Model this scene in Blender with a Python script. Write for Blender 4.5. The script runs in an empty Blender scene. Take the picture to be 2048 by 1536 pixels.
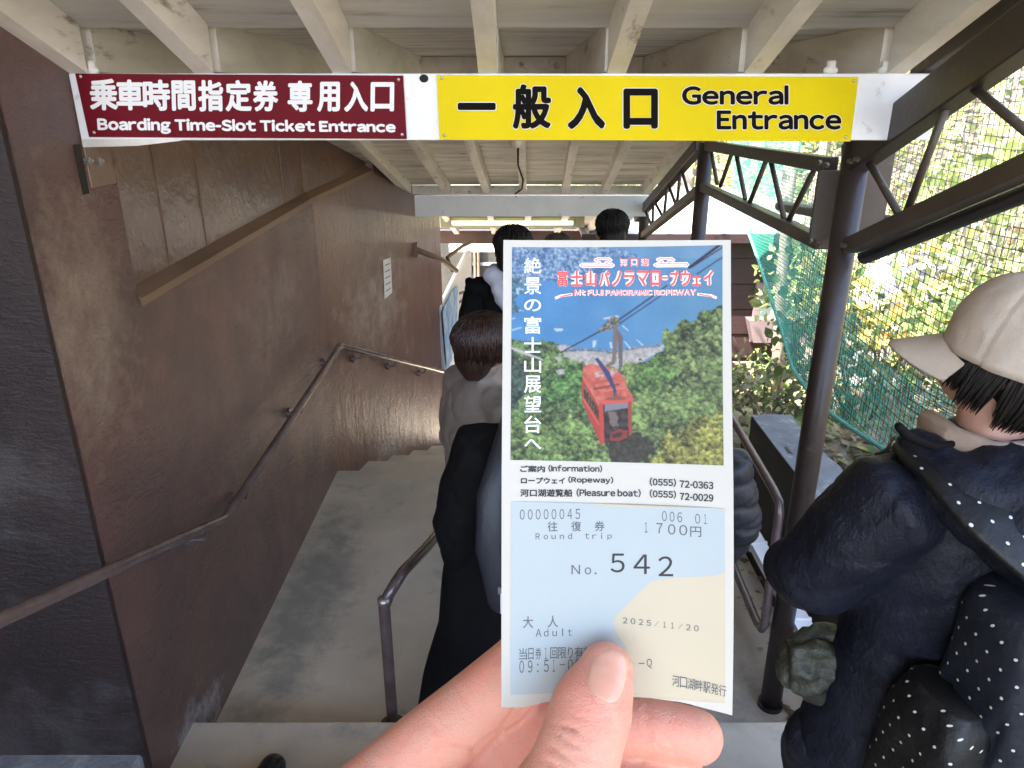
import bpy, bmesh, math, random
import numpy as np
from mathutils import Vector, Matrix, noise as mnoise
from mathutils.bvhtree import BVHTree

scene = bpy.context.scene
COL = scene.collection
R = math.radians
rng = random.Random(7)

# ------------------------------------------------------------------ camera, sky, sun, exposure
FPX, PITCH, EYE = 1490.0, R(20.8), 2.3
cam_data = bpy.data.cameras.new('camera')
cam = bpy.data.objects.new('camera', cam_data); COL.objects.link(cam)
cam.location = (0, 0, EYE)
cam.rotation_euler = (R(90) - PITCH, 0, 0)
cam_data.sensor_width = 36.0
cam_data.lens = 36.0 * FPX / 2048.0
cam_data.clip_start = 0.01
cam_data.clip_end = 500
scene.camera = cam

SUN_ELEV, SUN_AZ = R(57), R(-118)          # azimuth measured from +Y towards +X: sun stands behind and to the left
world = bpy.data.worlds.new('World'); scene.world = world
world.use_nodes = True
wn = world.node_tree
sky = wn.nodes.new('ShaderNodeTexSky'); sky.sky_type = 'NISHITA'; sky.sun_disc = False
sky.sun_elevation = SUN_ELEV; sky.sun_rotation = SUN_AZ
sky.air_density = 1.0; sky.dust_density = 2.5; sky.ozone_density = 1.0
wn.links.new(sky.outputs[0], wn.nodes['Background'].inputs[0])
wn.nodes['Background'].inputs[1].default_value = 0.13
sun_data = bpy.data.lights.new('sun', 'SUN'); sun_data.energy = 3.2; sun_data.angle = R(0.5)
sun_data.color = (1.0, 0.93, 0.82)
sun = bpy.data.objects.new('sun', sun_data); COL.objects.link(sun)
sd = Vector((math.sin(SUN_AZ) * math.cos(SUN_ELEV), math.cos(SUN_AZ) * math.cos(SUN_ELEV), math.sin(SUN_ELEV)))
sun.rotation_euler = (-sd).to_track_quat('-Z', 'Y').to_euler()
sun.location = sd * 30
scene.view_settings.view_transform = 'Standard'
scene.view_settings.look = 'None'
scene.view_settings.exposure = 3.55
scene.view_settings.gamma = 1.0
scene.cycles.use_denoising = True
scene.cycles.max_bounces = 10
scene.cycles.diffuse_bounces = 6
scene.cycles.sample_clamp_indirect = 8.0

# ------------------------------------------------------------------ measuring helpers (photograph pixels -> metres in the place)
def ray(x, y):
    u = (x - 1024) / FPX; v = (768 - y) / FPX
    return Vector((u, math.cos(PITCH) + v * math.sin(PITCH), v * math.cos(PITCH) - math.sin(PITCH)))
def at(x, y, X=None, Y=None, Z=None, t=None):
    r = ray(x, y)
    if X is not None: t = X / r.x
    if Y is not None: t = Y / r.y
    if Z is not None: t = (Z - EYE) / r.z
    return Vector((0, 0, EYE)) + r * t
def px_of(p):
    z = p.z - EYE; d = p.y * math.cos(PITCH) - z * math.sin(PITCH); v = z * math.cos(PITCH) + p.y * math.sin(PITCH)
    return 1024 + FPX * p.x / d, 768 - FPX * v / d

# ------------------------------------------------------------------ materials
def mat(name, base, rough=0.6, c2=None, nscale=3.0, stretch=(1, 1, 1), contrast=(0.35, 0.65), c3=None, n3=12.0, k3=(0.55, 0.7),
        bump=None, spec=0.5, metal=0.0, coat=0.0, rough2=None, sss=0.0, sheen=0.0, bstretch=None, detail=6.0, transl=0.0):
    m = bpy.data.materials.new(name); m.use_nodes = True
    nt = m.node_tree; N = nt.nodes; L = nt.links
    b = N['Principled BSDF']
    b.inputs['Roughness'].default_value = rough
    b.inputs['Specular IOR Level'].default_value = spec
    b.inputs['Metallic'].default_value = metal
    b.inputs['Coat Weight'].default_value = coat
    if coat: b.inputs['Coat Roughness'].default_value = 0.20
    if sheen: b.inputs['Sheen Weight'].default_value = sheen
    if sss:
        b.inputs['Subsurface Weight'].default_value = sss
        b.inputs['Subsurface Radius'].default_value = (0.004, 0.0016, 0.0009)
        b.inputs['Subsurface Scale'].default_value = 1.0
    tc = N.new('ShaderNodeTexCoord')
    mp = N.new('ShaderNodeMapping'); mp.inputs['Scale'].default_value = stretch
    L.new(tc.outputs['Object'], mp.inputs['Vector'])
    def noise(scale, mapping=mp, det=detail):
        n = N.new('ShaderNodeTexNoise'); n.inputs['Scale'].default_value = scale; n.inputs['Detail'].default_value = det
        n.inputs['Roughness'].default_value = 0.65
        L.new(mapping.outputs[0], n.inputs['Vector']); return n.outputs['Fac']
    def remap(sock, lo, hi):
        r = N.new('ShaderNodeMapRange'); r.inputs[1].default_value = lo; r.inputs[2].default_value = hi
        L.new(sock, r.inputs[0]); return r.outputs[0]
    col = None
    def mix(fac, a, bcol):
        x = N.new('ShaderNodeMix'); x.data_type = 'RGBA'
        L.new(fac, x.inputs[0])
        if isinstance(a, tuple): x.inputs[6].default_value = (*a, 1)
        else: L.new(a, x.inputs[6])
        x.inputs[7].default_value = (*bcol, 1)
        return x.outputs[2]
    col = tuple(base)
    if c2 is not None:
        f = remap(noise(nscale), *contrast); col = mix(f, col, c2)
        if rough2 is not None:
            rr = N.new('ShaderNodeMapRange'); rr.inputs[3].default_value = rough; rr.inputs[4].default_value = rough2
            L.new(f, rr.inputs[0]); L.new(rr.outputs[0], b.inputs['Roughness'])
    if c3 is not None:
        col = mix(remap(noise(n3), *k3), col, c3)
    if isinstance(col, tuple): b.inputs['Base Color'].default_value = (*col, 1)
    else: L.new(col, b.inputs['Base Color'])
    if bump:
        prev = None
        for (s, d, st) in (bump if isinstance(bump, list) else [bump]):
            mp2 = N.new('ShaderNodeMapping'); mp2.inputs['Scale'].default_value = st or (1, 1, 1)
            L.new(tc.outputs['Object'], mp2.inputs['Vector'])
            bp = N.new('ShaderNodeBump'); bp.inputs['Strength'].default_value = 1.0; bp.inputs['Distance'].default_value = d
            L.new(noise(s, mp2), bp.inputs['Height'])
            if prev: L.new(prev, bp.inputs['Normal'])
            prev = bp.outputs[0]
        L.new(prev, b.inputs['Normal'])
        if coat: L.new(prev, b.inputs['Coat Normal'])
    return m

def attr_mat(name, rough=0.6, transl=0.0, spec=0.3):
    m = bpy.data.materials.new(name); m.use_nodes = True
    nt = m.node_tree; N = nt.nodes; L = nt.links
    b = N['Principled BSDF']; b.inputs['Roughness'].default_value = rough; b.inputs['Specular IOR Level'].default_value = spec
    a = N.new('ShaderNodeAttribute'); a.attribute_name = 'tint'
    L.new(a.outputs['Color'], b.inputs['Base Color'])
    if transl:
        t = N.new('ShaderNodeBsdfTranslucent'); L.new(a.outputs['Color'], t.inputs['Color'])
        mx = N.new('ShaderNodeMixShader'); mx.inputs[0].default_value = transl
        L.new(b.outputs[0], mx.inputs[1]); L.new(t.outputs[0], mx.inputs[2])
        L.new(mx.outputs[0], N['Material Output'].inputs['Surface'])
    return m

def emit_mat(name, col, strength):
    m = bpy.data.materials.new(name); m.use_nodes = True
    b = m.node_tree.nodes['Principled BSDF']
    b.inputs['Base Color'].default_value = (*col, 1)
    b.inputs['Emission Color'].default_value = (*col, 1); b.inputs['Emission Strength'].default_value = strength
    return m

M = {}
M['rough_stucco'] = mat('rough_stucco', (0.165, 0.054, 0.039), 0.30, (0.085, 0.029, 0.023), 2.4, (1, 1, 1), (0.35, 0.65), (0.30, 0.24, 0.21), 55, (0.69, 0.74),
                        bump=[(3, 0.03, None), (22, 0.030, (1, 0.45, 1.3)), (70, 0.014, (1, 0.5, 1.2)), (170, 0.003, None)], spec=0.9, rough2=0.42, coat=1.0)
M['brown_stucco'] = mat('brown_stucco', (0.165, 0.060, 0.044), 0.28, (0.095, 0.036, 0.028), 1.6, (1, 1, 0.5), (0.35, 0.7), (0.22, 0.185, 0.17), 5.5, (0.60, 0.78),
                        bump=[(9, 0.010, (1, 1, 0.5)), (24, 0.004, (1, 1, 0.2)), (60, 0.0035, (1, 0.5, 1)), (160, 0.0012, (1, 1, 1))], spec=0.8, rough2=0.42, coat=0.9)
M['brown_sheet'] = mat('brown_sheet', (0.165, 0.088, 0.055), 0.34, (0.085, 0.046, 0.036), 2.5, (1, 1, 1), (0.3, 0.7), bump=[(2.5, 0.02, None), (90, 0.0006, None)], spec=0.8, coat=0.5)
M['dark_stucco'] = mat('dark_stucco', (0.036, 0.021, 0.020), 0.45, (0.020, 0.012, 0.012), 3, c3=(0.10, 0.088, 0.088), n3=4.5, k3=(0.56, 0.8), bump=[(30, 0.006, (1, 1, 2.5)), (150, 0.001, None)])
M['tan_trim'] = mat('tan_trim', (0.26, 0.17, 0.115), 0.5, (0.15, 0.09, 0.06), 4, (1, 0.3, 1), bump=(30, 0.002, (1, 0.1, 1)))
M['white_wood'] = mat('white_wood', (0.80, 0.76, 0.70), 0.6, (0.60, 0.555, 0.49), 5, (1.5, 0.35, 1.5), (0.40, 0.70), (0.26, 0.20, 0.15), 11, (0.60, 0.72), bump=[(40, 0.0015, (1, 0.15, 1))])
M['roof_board'] = mat('roof_board', (0.60, 0.57, 0.53), 0.65, (0.42, 0.40, 0.375), 3, (0.3, 3, 1), (0.35, 0.65), (0.20, 0.165, 0.13), 6, (0.58, 0.74), bump=[(30, 0.002, (0.1, 1.6, 1))])
M['peeling_board'] = mat('peeling_board', (0.78, 0.74, 0.66), 0.65, (0.46, 0.42, 0.36), 4, (0.35, 3.5, 1), (0.40, 0.66), (0.10, 0.075, 0.055), 7, (0.60, 0.68), bump=[(30, 0.006, (0.15, 1.6, 1))])
M['dark_gap'] = mat('dark_gap', (0.02, 0.017, 0.015), 0.9)
M['white_board'] = mat('white_board', (0.88, 0.87, 0.88), 0.45, (0.78, 0.77, 0.79), 4, (1, 1, 1), (0.45, 0.75), (0.42, 0.40, 0.40), 14, (0.64, 0.76), bump=(20, 0.0008, None))
M['sign_maroon'] = mat('sign_maroon', (0.145, 0.004, 0.012), 0.55, (0.125, 0.004, 0.011), 6, spec=0.12)
M['sign_yellow'] = mat('sign_yellow', (0.80, 0.62, 0.002), 0.5, (0.74, 0.57, 0.002), 4, spec=0.12)
M['letter_white'] = mat('letter_white', (0.80, 0.78, 0.78), 0.45)
M['letter_black'] = mat('letter_black', (0.006, 0.004, 0.003), 0.7, spec=0.1)
M['screw'] = mat('screw', (0.55, 0.52, 0.48), 0.3, metal=0.8)
M['steel_brown'] = mat('steel_brown', (0.040, 0.025, 0.021), 0.42, (0.024, 0.015, 0.013), 7, c3=(0.085, 0.055, 0.042), n3=16, k3=(0.62, 0.76), bump=[(60, 0.0009, None)], spec=0.55)
M['steel_olive'] = mat('steel_olive', (0.082, 0.060, 0.045), 0.5, (0.055, 0.040, 0.030), 6, c3=(0.17, 0.13, 0.10), n3=18, k3=(0.62, 0.76), bump=[(50, 0.0008, None)])
M['rail_metal'] = mat('rail_metal', (0.20, 0.145, 0.14), 0.26, (0.13, 0.09, 0.085), 10, metal=0.35, spec=0.7, bump=(45, 0.0005, None))
M['concrete'] = mat('concrete', (0.62, 0.51, 0.375), 0.72, (0.45, 0.375, 0.285), 2.0, (1, 1, 1), (0.35, 0.65), (0.25, 0.225, 0.185), 4.2, (0.57, 0.80), bump=[(9, 0.004, None), (140, 0.0014, None)])
M['concrete_worn'] = mat('concrete_worn', (0.60, 0.51, 0.385), 0.75, (0.46, 0.39, 0.30), 3, c3=(0.15, 0.14, 0.13), n3=8, k3=(0.62, 0.78), bump=[(12, 0.004, None), (140, 0.0012, None)])
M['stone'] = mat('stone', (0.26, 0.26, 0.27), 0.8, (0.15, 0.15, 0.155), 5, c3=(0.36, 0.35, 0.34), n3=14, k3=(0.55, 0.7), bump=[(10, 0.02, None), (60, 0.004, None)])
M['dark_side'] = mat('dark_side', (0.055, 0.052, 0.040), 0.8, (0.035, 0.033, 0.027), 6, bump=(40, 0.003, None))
M['soil'] = mat('soil', (0.20, 0.16, 0.11), 0.95, (0.10, 0.085, 0.055), 3, c3=(0.30, 0.26, 0.19), n3=9, k3=(0.5, 0.7), bump=[(6, 0.05, None), (40, 0.01, None)])
M['bark'] = mat('bark', (0.30, 0.26, 0.21), 0.9, (0.17, 0.14, 0.11), 12, (1, 1, 0.25), bump=(30, 0.01, (1, 1, 0.2)))
M['pale_bark'] = mat('pale_bark', (0.48, 0.45, 0.40), 0.85, (0.30, 0.27, 0.23), 9, (1, 1, 0.4), bump=(30, 0.006, (1, 1, 0.4)))
M['leaf'] = attr_mat('leaf', 0.55, 0.4)
M['net_black'] = mat('net_black', (0.012, 0.022, 0.022), 0.6)
M['net_green'] = mat('net_green', (0.035, 0.26, 0.19), 0.55)
M['rope_green'] = mat('rope_green', (0.09, 0.36, 0.28), 0.6, (0.05, 0.22, 0.17), 60, bump=(120, 0.002, None))
M['siding'] = mat('siding', (0.030, 0.012, 0.013), 0.6, (0.021, 0.009, 0.010), 4, (0.4, 1, 3), bump=(12, 0.003, (0.3, 1, 3)))
M['metal_roof'] = mat('metal_roof', (0.42, 0.42, 0.45), 0.4, (0.34, 0.34, 0.37), 3, metal=0.3)
M['pink_trim'] = mat('pink_trim', (0.20, 0.150, 0.160), 0.5, (0.16, 0.12, 0.13), 6)
M['glass'] = mat('glass', (0.10, 0.15, 0.15), 0.08, spec=0.8)
M['skin'] = mat('skin', (0.72, 0.350, 0.260), 0.40, (0.75, 0.275, 0.215), 26, (1, 1, 1), (0.40, 0.70), (0.67, 0.375, 0.29), 140, (0.45, 0.75),
                bump=[(260, 0.00035, None), (900, 0.00026, (1, 1, 1)), (1800, 0.00016, None)], sss=0.22, spec=0.42)
M['nail'] = mat('nail', (0.68, 0.345, 0.255), 0.27, (0.72, 0.40, 0.31), 70, sss=0.25, spec=0.6)
M['skin_face'] = mat('skin_face', (0.50, 0.28, 0.20), 0.5, (0.54, 0.29, 0.21), 20, bump=(300, 0.0004, None), sss=0.2)
M['hair_black'] = mat('hair_black', (0.006, 0.005, 0.0045), 0.5, (0.011, 0.008, 0.007), 40, (1, 1, 0.2), bump=(140, 0.003, (1, 1, 0.12)), spec=0.25)
M['hair_brown'] = mat('hair_brown', (0.045, 0.018, 0.013), 0.42, (0.014, 0.006, 0.005), 45, (1, 1, 0.2), bump=(150, 0.003, (1, 1, 0.12)))
M['hair_grey'] = mat('hair_grey', (0.10, 0.075, 0.055), 0.5, (0.06, 0.045, 0.035), 40, (1, 1, 0.2), bump=(140, 0.003, (1, 1, 0.12)))
M['navy_nylon'] = mat('navy_nylon', (0.0075, 0.009, 0.019), 0.55, (0.005, 0.006, 0.012), 6, bump=[(14, 0.010, (1, 1, 0.6)), (38, 0.004, (1, 1, 0.5)), (90, 0.0012, None)], spec=0.30)
M['navy_puffer'] = mat('navy_puffer', (0.019, 0.020, 0.028), 0.5, (0.014, 0.015, 0.021), 8, bump=[(25, 0.004, (1, 1, 0.5))])
M['black_cloth'] = mat('black_cloth', (0.0035, 0.003, 0.0035), 0.8, (0.005, 0.0045, 0.005), 8, bump=[(16, 0.005, (1, 1, 0.6))], spec=0.15)
M['navy_cloth'] = mat('navy_cloth', (0.006, 0.0075, 0.015), 0.7, (0.0045, 0.0055, 0.011), 10, bump=[(30, 0.002, None)])
M['taupe'] = mat('taupe', (0.235, 0.195, 0.168), 0.42, (0.19, 0.155, 0.135), 7, bump=[(12, 0.006, (1, 1, 0.7)), (60, 0.001, None)], spec=0.45)
M['white_cloth'] = mat('white_cloth', (0.62, 0.60, 0.66), 0.8, (0.50, 0.48, 0.55), 9, bump=[(25, 0.004, None)])
M['cap_cloth'] = mat('cap_cloth', (0.50, 0.41, 0.33), 0.85, (0.43, 0.355, 0.29), 9, c3=(0.48, 0.42, 0.37), n3=30, k3=(0.5, 0.75), bump=[(18, 0.003, None), (420, 0.0006, None)])
M['scarf'] = mat('scarf', (0.42, 0.31, 0.24), 0.85, (0.34, 0.25, 0.19), 12, bump=[(30, 0.003, None)])
M['olive_nylon'] = mat('olive_nylon', (0.058, 0.057, 0.038), 0.36, (0.030, 0.031, 0.022), 9, bump=[(22, 0.01, None), (60, 0.003, None)], spec=0.5)
M['shoe_black'] = mat('shoe_black', (0.012, 0.012, 0.014), 0.22, spec=0.6)
M['trouser'] = mat('trouser', (0.020, 0.019, 0.022), 0.8, bump=(30, 0.002, None))
M['paper'] = mat('paper', (0.47, 0.455, 0.42), 0.55, (0.455, 0.44, 0.40), 30, bump=(900, 0.00006, None), spec=0.3)
M['paper_blue'] = mat('paper_blue', (0.345, 0.395, 0.415), 0.55, (0.335, 0.385, 0.405), 60, spec=0.3)
M['paper_cream'] = mat('paper_cream', (0.455, 0.405, 0.305), 0.55, (0.445, 0.395, 0.295), 60, spec=0.3)
M['print_black'] = mat('print_black', (0.014, 0.012, 0.016), 0.6)
M['print_grey'] = mat('print_grey', (0.085, 0.09, 0.10), 0.6)
M['print_red'] = mat('print_red', (0.62, 0.07, 0.07), 0.55)
M['print_pink'] = mat('print_pink', (0.80, 0.64, 0.64), 0.55)
M['print_white'] = mat('print_white', (0.74, 0.80, 0.84), 0.55)
M['print_photo'] = attr_mat('print_photo', 0.5)
M['tube_lit'] = emit_mat('tube_lit', (1.0, 1.0, 0.72), 0.26)
M['lamp_white'] = mat('lamp_white', (0.34, 0.34, 0.22), 0.5)
M['pink_cloth'] = mat('pink_cloth', (0.45, 0.05, 0.12), 0.6)
M['eye_white'] = mat('eye_white', (0.75, 0.73, 0.7), 0.2)
M['lip'] = mat('lip', (0.40, 0.15, 0.12), 0.45)

def wear_and_sheen(m, col, boxes, nscale, lo, hi):
    """worn or dusty patches and painted sheen: boxes of (centre, half size) in the place, broken up by noise"""
    nt = m.node_tree; N = nt.nodes; L = nt.links; b = N['Principled BSDF']
    tc = N.new('ShaderNodeTexCoord'); acc = None
    for c, h in boxes:
        mp = N.new('ShaderNodeMapping'); mp.vector_type = 'POINT'
        mp.inputs['Scale'].default_value = [1 / q for q in h]; mp.inputs['Location'].default_value = [-a / q for a, q in zip(c, h)]
        L.new(tc.outputs['Object'], mp.inputs[0])
        ln = N.new('ShaderNodeVectorMath'); ln.operation = 'LENGTH'; L.new(mp.outputs[0], ln.inputs[0])
        r = N.new('ShaderNodeMapRange'); r.inputs[1].default_value = 1.0; r.inputs[2].default_value = 0.2; L.new(ln.outputs['Value'], r.inputs[0])
        if acc is None: acc = r.outputs[0]
        else:
            mx = N.new('ShaderNodeMath'); mx.operation = 'MAXIMUM'; L.new(acc, mx.inputs[0]); L.new(r.outputs[0], mx.inputs[1]); acc = mx.outputs[0]
    n = N.new('ShaderNodeTexNoise'); n.inputs['Scale'].default_value = nscale; n.inputs['Detail'].default_value = 8; n.inputs['Roughness'].default_value = .72
    L.new(tc.outputs['Object'], n.inputs['Vector'])
    ad = N.new('ShaderNodeMath'); ad.operation = 'MULTIPLY_ADD'; L.new(acc, ad.inputs[0]); ad.inputs[1].default_value = 0.5; L.new(n.outputs['Fac'], ad.inputs[2])
    r = N.new('ShaderNodeMapRange'); r.inputs[1].default_value = lo; r.inputs[2].default_value = hi; L.new(ad.outputs[0], r.inputs[0])
    x = N.new('ShaderNodeMix'); x.data_type = 'RGBA'; L.new(r.outputs[0], x.inputs[0])
    L.new(b.inputs['Base Color'].links[0].from_socket, x.inputs[6]); x.inputs[7].default_value = (*col, 1); L.new(x.outputs[2], b.inputs['Base Color'])
wear_and_sheen(M['rough_stucco'], (0.34, 0.235, 0.175), [((-1.17, 1.98, 1.72), (.3, .42, .62))], 9, .72, 1.1)  # reflected sheen painted as tan colour on the upper pilaster
wear_and_sheen(M['rough_stucco'], (0.40, 0.37, 0.37), [((-1.17, 2.15, .06), (.3, .45, .36))], 13, .80, 1.0)
wear_and_sheen(M['rough_stucco'], (0.30, 0.20, 0.16), [((-1.17, 3.6, 1.35), (.3, 1.1, .5))], 6, .84, 1.2)
wear_and_sheen(M['brown_stucco'], (0.36, 0.29, 0.26), [((-1.0, 5.2, .9), (.6, 1.3, .7)), ((-.9, 5.4, -.2), (.6, 1.2, .5))], 7, .80, 1.2)
wear_and_sheen(M['dark_stucco'], (0.07, 0.056, 0.053), [((-1.6, 1.815, .42), (.9, .3, .35)), ((-1.5, 1.815, 1.35), (.5, .3, .3))], 8, .78, 1.05)
wear_and_sheen(M['concrete'], (0.30, 0.265, 0.21), [((-1.0, 3.1, 0), (.35, 1.6, .3)), ((.2, 2.15, .1), (1.6, .22, .3)), ((.9, 2.5, 0), (.3, .8, .3))], 7, .72, 1.02)
def dots_mat(name, base, pitch, rad):
    m = mat(name, base, 0.55, tuple(c * 0.7 for c in base), 8, bump=[(22, 0.004, None)])
    nt = m.node_tree; N = nt.nodes; L = nt.links; b = N['Principled BSDF']
    tc = N.new('ShaderNodeTexCoord'); sp = N.new('ShaderNodeSeparateXYZ')
    mp = N.new('ShaderNodeMapping'); mp.inputs['Rotation'].default_value = (0, R(25), 0)
    at_n = N.new('ShaderNodeAttribute'); at_n.attribute_name = 'arc'
    L.new(at_n.outputs['Vector'], mp.inputs['Vector']); L.new(mp.outputs[0], sp.inputs[0])
    def math_(op, a, bb=None):
        n = N.new('ShaderNodeMath'); n.operation = op
        for i, q in enumerate((a, bb)):
            if q is None: continue
            if isinstance(q, (int, float)): n.inputs[i].default_value = q
            else: L.new(q, n.inputs[i])
        return n.outputs[0]
    def d2(off):
        ds = []
        for ax in (0, 2):
            v = math_('ADD', math_('DIVIDE', sp.outputs[ax], pitch), off)
            v = math_('SUBTRACT', math_('FRACT', v), 0.5); ds.append(math_('MULTIPLY', v, v))
        return math_('SQRT', math_('ADD', *ds))
    d = math_('MINIMUM', d2(0.0), d2(0.5))
    f = math_('LESS_THAN', d, rad / pitch)
    x = N.new('ShaderNodeMix'); x.data_type = 'RGBA'; L.new(f, x.inputs[0])
    src = b.inputs['Base Color'].links[0].from_socket
    L.new(src, x.inputs[6]); x.inputs[7].default_value = (0.62, 0.60, 0.56, 1)
    L.new(x.outputs[2], b.inputs['Base Color'])
    return m
M['dots_black'] = dots_mat('dots_black', (0.003, 0.0028, 0.003), 0.043, 0.0025)
M['dots_navy'] = dots_mat('dots_navy', (0.010, 0.013, 0.023), 0.043, 0.0025)

# ------------------------------------------------------------------ mesh helpers
class MB:
    def __init__(s): s.v = []; s.f = []
    def add(s, vs, fs):
        o = len(s.v); s.v += [tuple(v) for v in vs]; s.f += [tuple(i + o for i in f) for f in fs]; return s
    def box(s, lo, hi):
        x0, y0, z0 = lo; x1, y1, z1 = hi
        return s.add([(x0,y0,z0),(x1,y0,z0),(x1,y1,z0),(x0,y1,z0),(x0,y0,z1),(x1,y0,z1),(x1,y1,z1),(x0,y1,z1)],
                     [(3,2,1,0),(4,5,6,7),(0,1,5,4),(1,2,6,5),(2,3,7,6),(3,0,4,7)])
    def bar(s, p0, p1, w, h, up=(0, 0, 1)):
        p0, p1 = Vector(p0), Vector(p1); d = (p1 - p0).normalized(); u = Vector(up)
        r = d.cross(u)
        if r.length < 1e-4: r = d.cross(Vector((0, 1, 0)))
        r.normalize(); u = r.cross(d).normalized()
        vs = [p + r * a * w / 2 + u * b * h / 2 for p in (p0, p1) for a, b in ((-1,-1),(1,-1),(1,1),(-1,1))]
        return s.add(vs, [(3,2,1,0),(4,5,6,7),(0,1,5,4),(1,2,6,5),(2,3,7,6),(3,0,4,7)])
    def tube(s, pts, rad, seg=12, flat=None, cap='flat'):
        """sweep along pts; rad number or list; flat=(axis vector, factor) squeezes the section along that axis"""
        pts = [Vector(p) for p in pts]; n = len(pts)
        rad = [rad] * n if isinstance(rad, (int, float)) else list(rad)
        if cap == 'round':
            d0 = (pts[0] - pts[1]).normalized(); d1 = (pts[-1] - pts[-2]).normalized(); r0, r1 = rad[0], rad[-1]
            A = [R(80), R(55), R(28)]
            pts = [pts[0] + d0 * r0 * math.sin(a) for a in A] + pts + [pts[-1] + d1 * r1 * math.sin(a) for a in reversed(A)]
            rad = [r0 * math.cos(a) for a in A] + rad + [r1 * math.cos(a) for a in reversed(A)]
            n = len(pts)
        prev = None; vs = []; o = len(s.v)
        for i, p in enumerate(pts):
            d = ((pts[min(i + 1, n - 1)] - pts[max(i - 1, 0)])).normalized()
            if prev is None:
                a = Vector((0, 0, 1)) if abs(d.z) < 0.9 else Vector((1, 0, 0))
                r = d.cross(a).normalized()
            else:
                r = (prev - d * prev.dot(d)).normalized()
            prev = r; u = r.cross(d)
            for k in range(seg):
                a = 2 * math.pi * k / seg
                off = (r * math.cos(a) + u * math.sin(a)) * rad[i]
                if flat is not None:
                    ax = flat[0]; off = off - ax * off.dot(ax) * (1 - flat[1])
                vs.append(p + off)
        fs = [(i * seg + k, i * seg + (k + 1) % seg, (i + 1) * seg + (k + 1) % seg, (i + 1) * seg + k) for i in range(n - 1) for k in range(seg)]
        fs += [tuple(range(seg - 1, -1, -1)), tuple((n - 1) * seg + k for k in range(seg))]
        return s.add(vs, fs)
    def rings(s, secs, seg=24, close=True):
        """secs: list of (centre, rx vector, ry vector)"""
        vs = []
        for c, rx, ry in secs:
            c, rx, ry = Vector(c), Vector(rx), Vector(ry)
            vs += [c + rx * math.cos(2*math.pi*k/seg) + ry * math.sin(2*math.pi*k/seg) for k in range(seg)]
        n = len(secs)
        fs = [(i * seg + k, i * seg + (k + 1) % seg, (i + 1) * seg + (k + 1) % seg, (i + 1) * seg + k) for i in range(n - 1) for k in range(seg)]
        if close: fs += [tuple(range(seg - 1, -1, -1)), tuple((n - 1) * seg + k for k in range(seg))]
        return s.add(vs, fs)
    def ell(s, c, r, seg=20, rot=None):
        c = Vector(c); n = 10; vs = []; 
        def P(v):
            v = Vector(v)
            return c + (rot @ v if rot else v)
        vs.append(P((0, 0, -r[2])))
        for i in range(1, n):
            t = math.pi * i / n
            for k in range(seg):
                a = 2 * math.pi * k / seg
                vs.append(P((r[0]*math.sin(t)*math.cos(a), r[1]*math.sin(t)*math.sin(a), -r[2]*math.cos(t))))
        vs.append(P((0, 0, r[2])))
        fs = [(0, 1 + (k + 1) % seg, 1 + k) for k in range(seg)]
        for i in range(n - 2):
            fs += [(1 + i*seg + k, 1 + i*seg + (k+1) % seg, 1 + (i+1)*seg + (k+1) % seg, 1 + (i+1)*seg + k) for k in range(seg)]
        l = len(vs) - 1
        fs += [(l, l - seg + k, l - seg + (k + 1) % seg) for k in range(seg)]
        return s.add(vs, fs)
    def prism(s, poly, thick):
        """planar polygon (list of Vector) extruded by vector thick"""
        n = len(poly); t = Vector(thick)
        vs = [Vector(p) for p in poly] + [Vector(p) + t for p in poly]
        return s.add(vs, [tuple(range(n - 1, -1, -1)), tuple(range(n, 2 * n))] + [(i, (i + 1) % n, n + (i + 1) % n, n + i) for i in range(n)])
    def mesh(s, name):
        me = bpy.data.meshes.new(name); me.from_pydata(s.v, [], s.f)
        bm = bmesh.new(); bm.from_mesh(me); bmesh.ops.recalc_face_normals(bm, faces=bm.faces); bm.to_mesh(me); bm.free()
        return me
    def build(s, name, m, parent=None, smooth=False, bevel=0.0):
        me = s.mesh(name)
        if bevel:
            bm = bmesh.new(); bm.from_mesh(me)
            bmesh.ops.bevel(bm, geom=bm.edges[:], offset=bevel, segments=2, affect='EDGES', profile=0.5, clamp_overlap=True)
            bm.to_mesh(me); bm.free()
        return link(name, me, m, parent, smooth)

def link(name, me, m, parent=None, smooth=False):
    if m is not None:
        me.materials.clear(); me.materials.append(m)
    o = bpy.data.objects.new(name, me); COL.objects.link(o)
    if smooth:
        for p in me.polygons: p.use_smooth = True
    if parent is not None:
        o.parent = parent
        o.matrix_parent_inverse = parent_world(parent).inverted()
    return o
def parent_world(o):
    m = Matrix.LocRotScale(o.location, o.rotation_euler, o.scale)
    if o.parent is not None: m = parent_world(o.parent) @ o.matrix_parent_inverse @ m
    return m

def tag(o, label, cat, group=None, kind=None):
    if label: o['label'] = label
    if cat: o['category'] = cat
    if group: o['group'] = group
    if kind: o['kind'] = kind
    return o
def empty(name, loc, label, cat, group=None):
    o = bpy.data.objects.new(name, None); COL.objects.link(o); o.location = loc; o.empty_display_size = 0.1
    return tag(o, label, cat, group)
def structure(o):
    o['kind'] = 'structure'; return o

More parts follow.
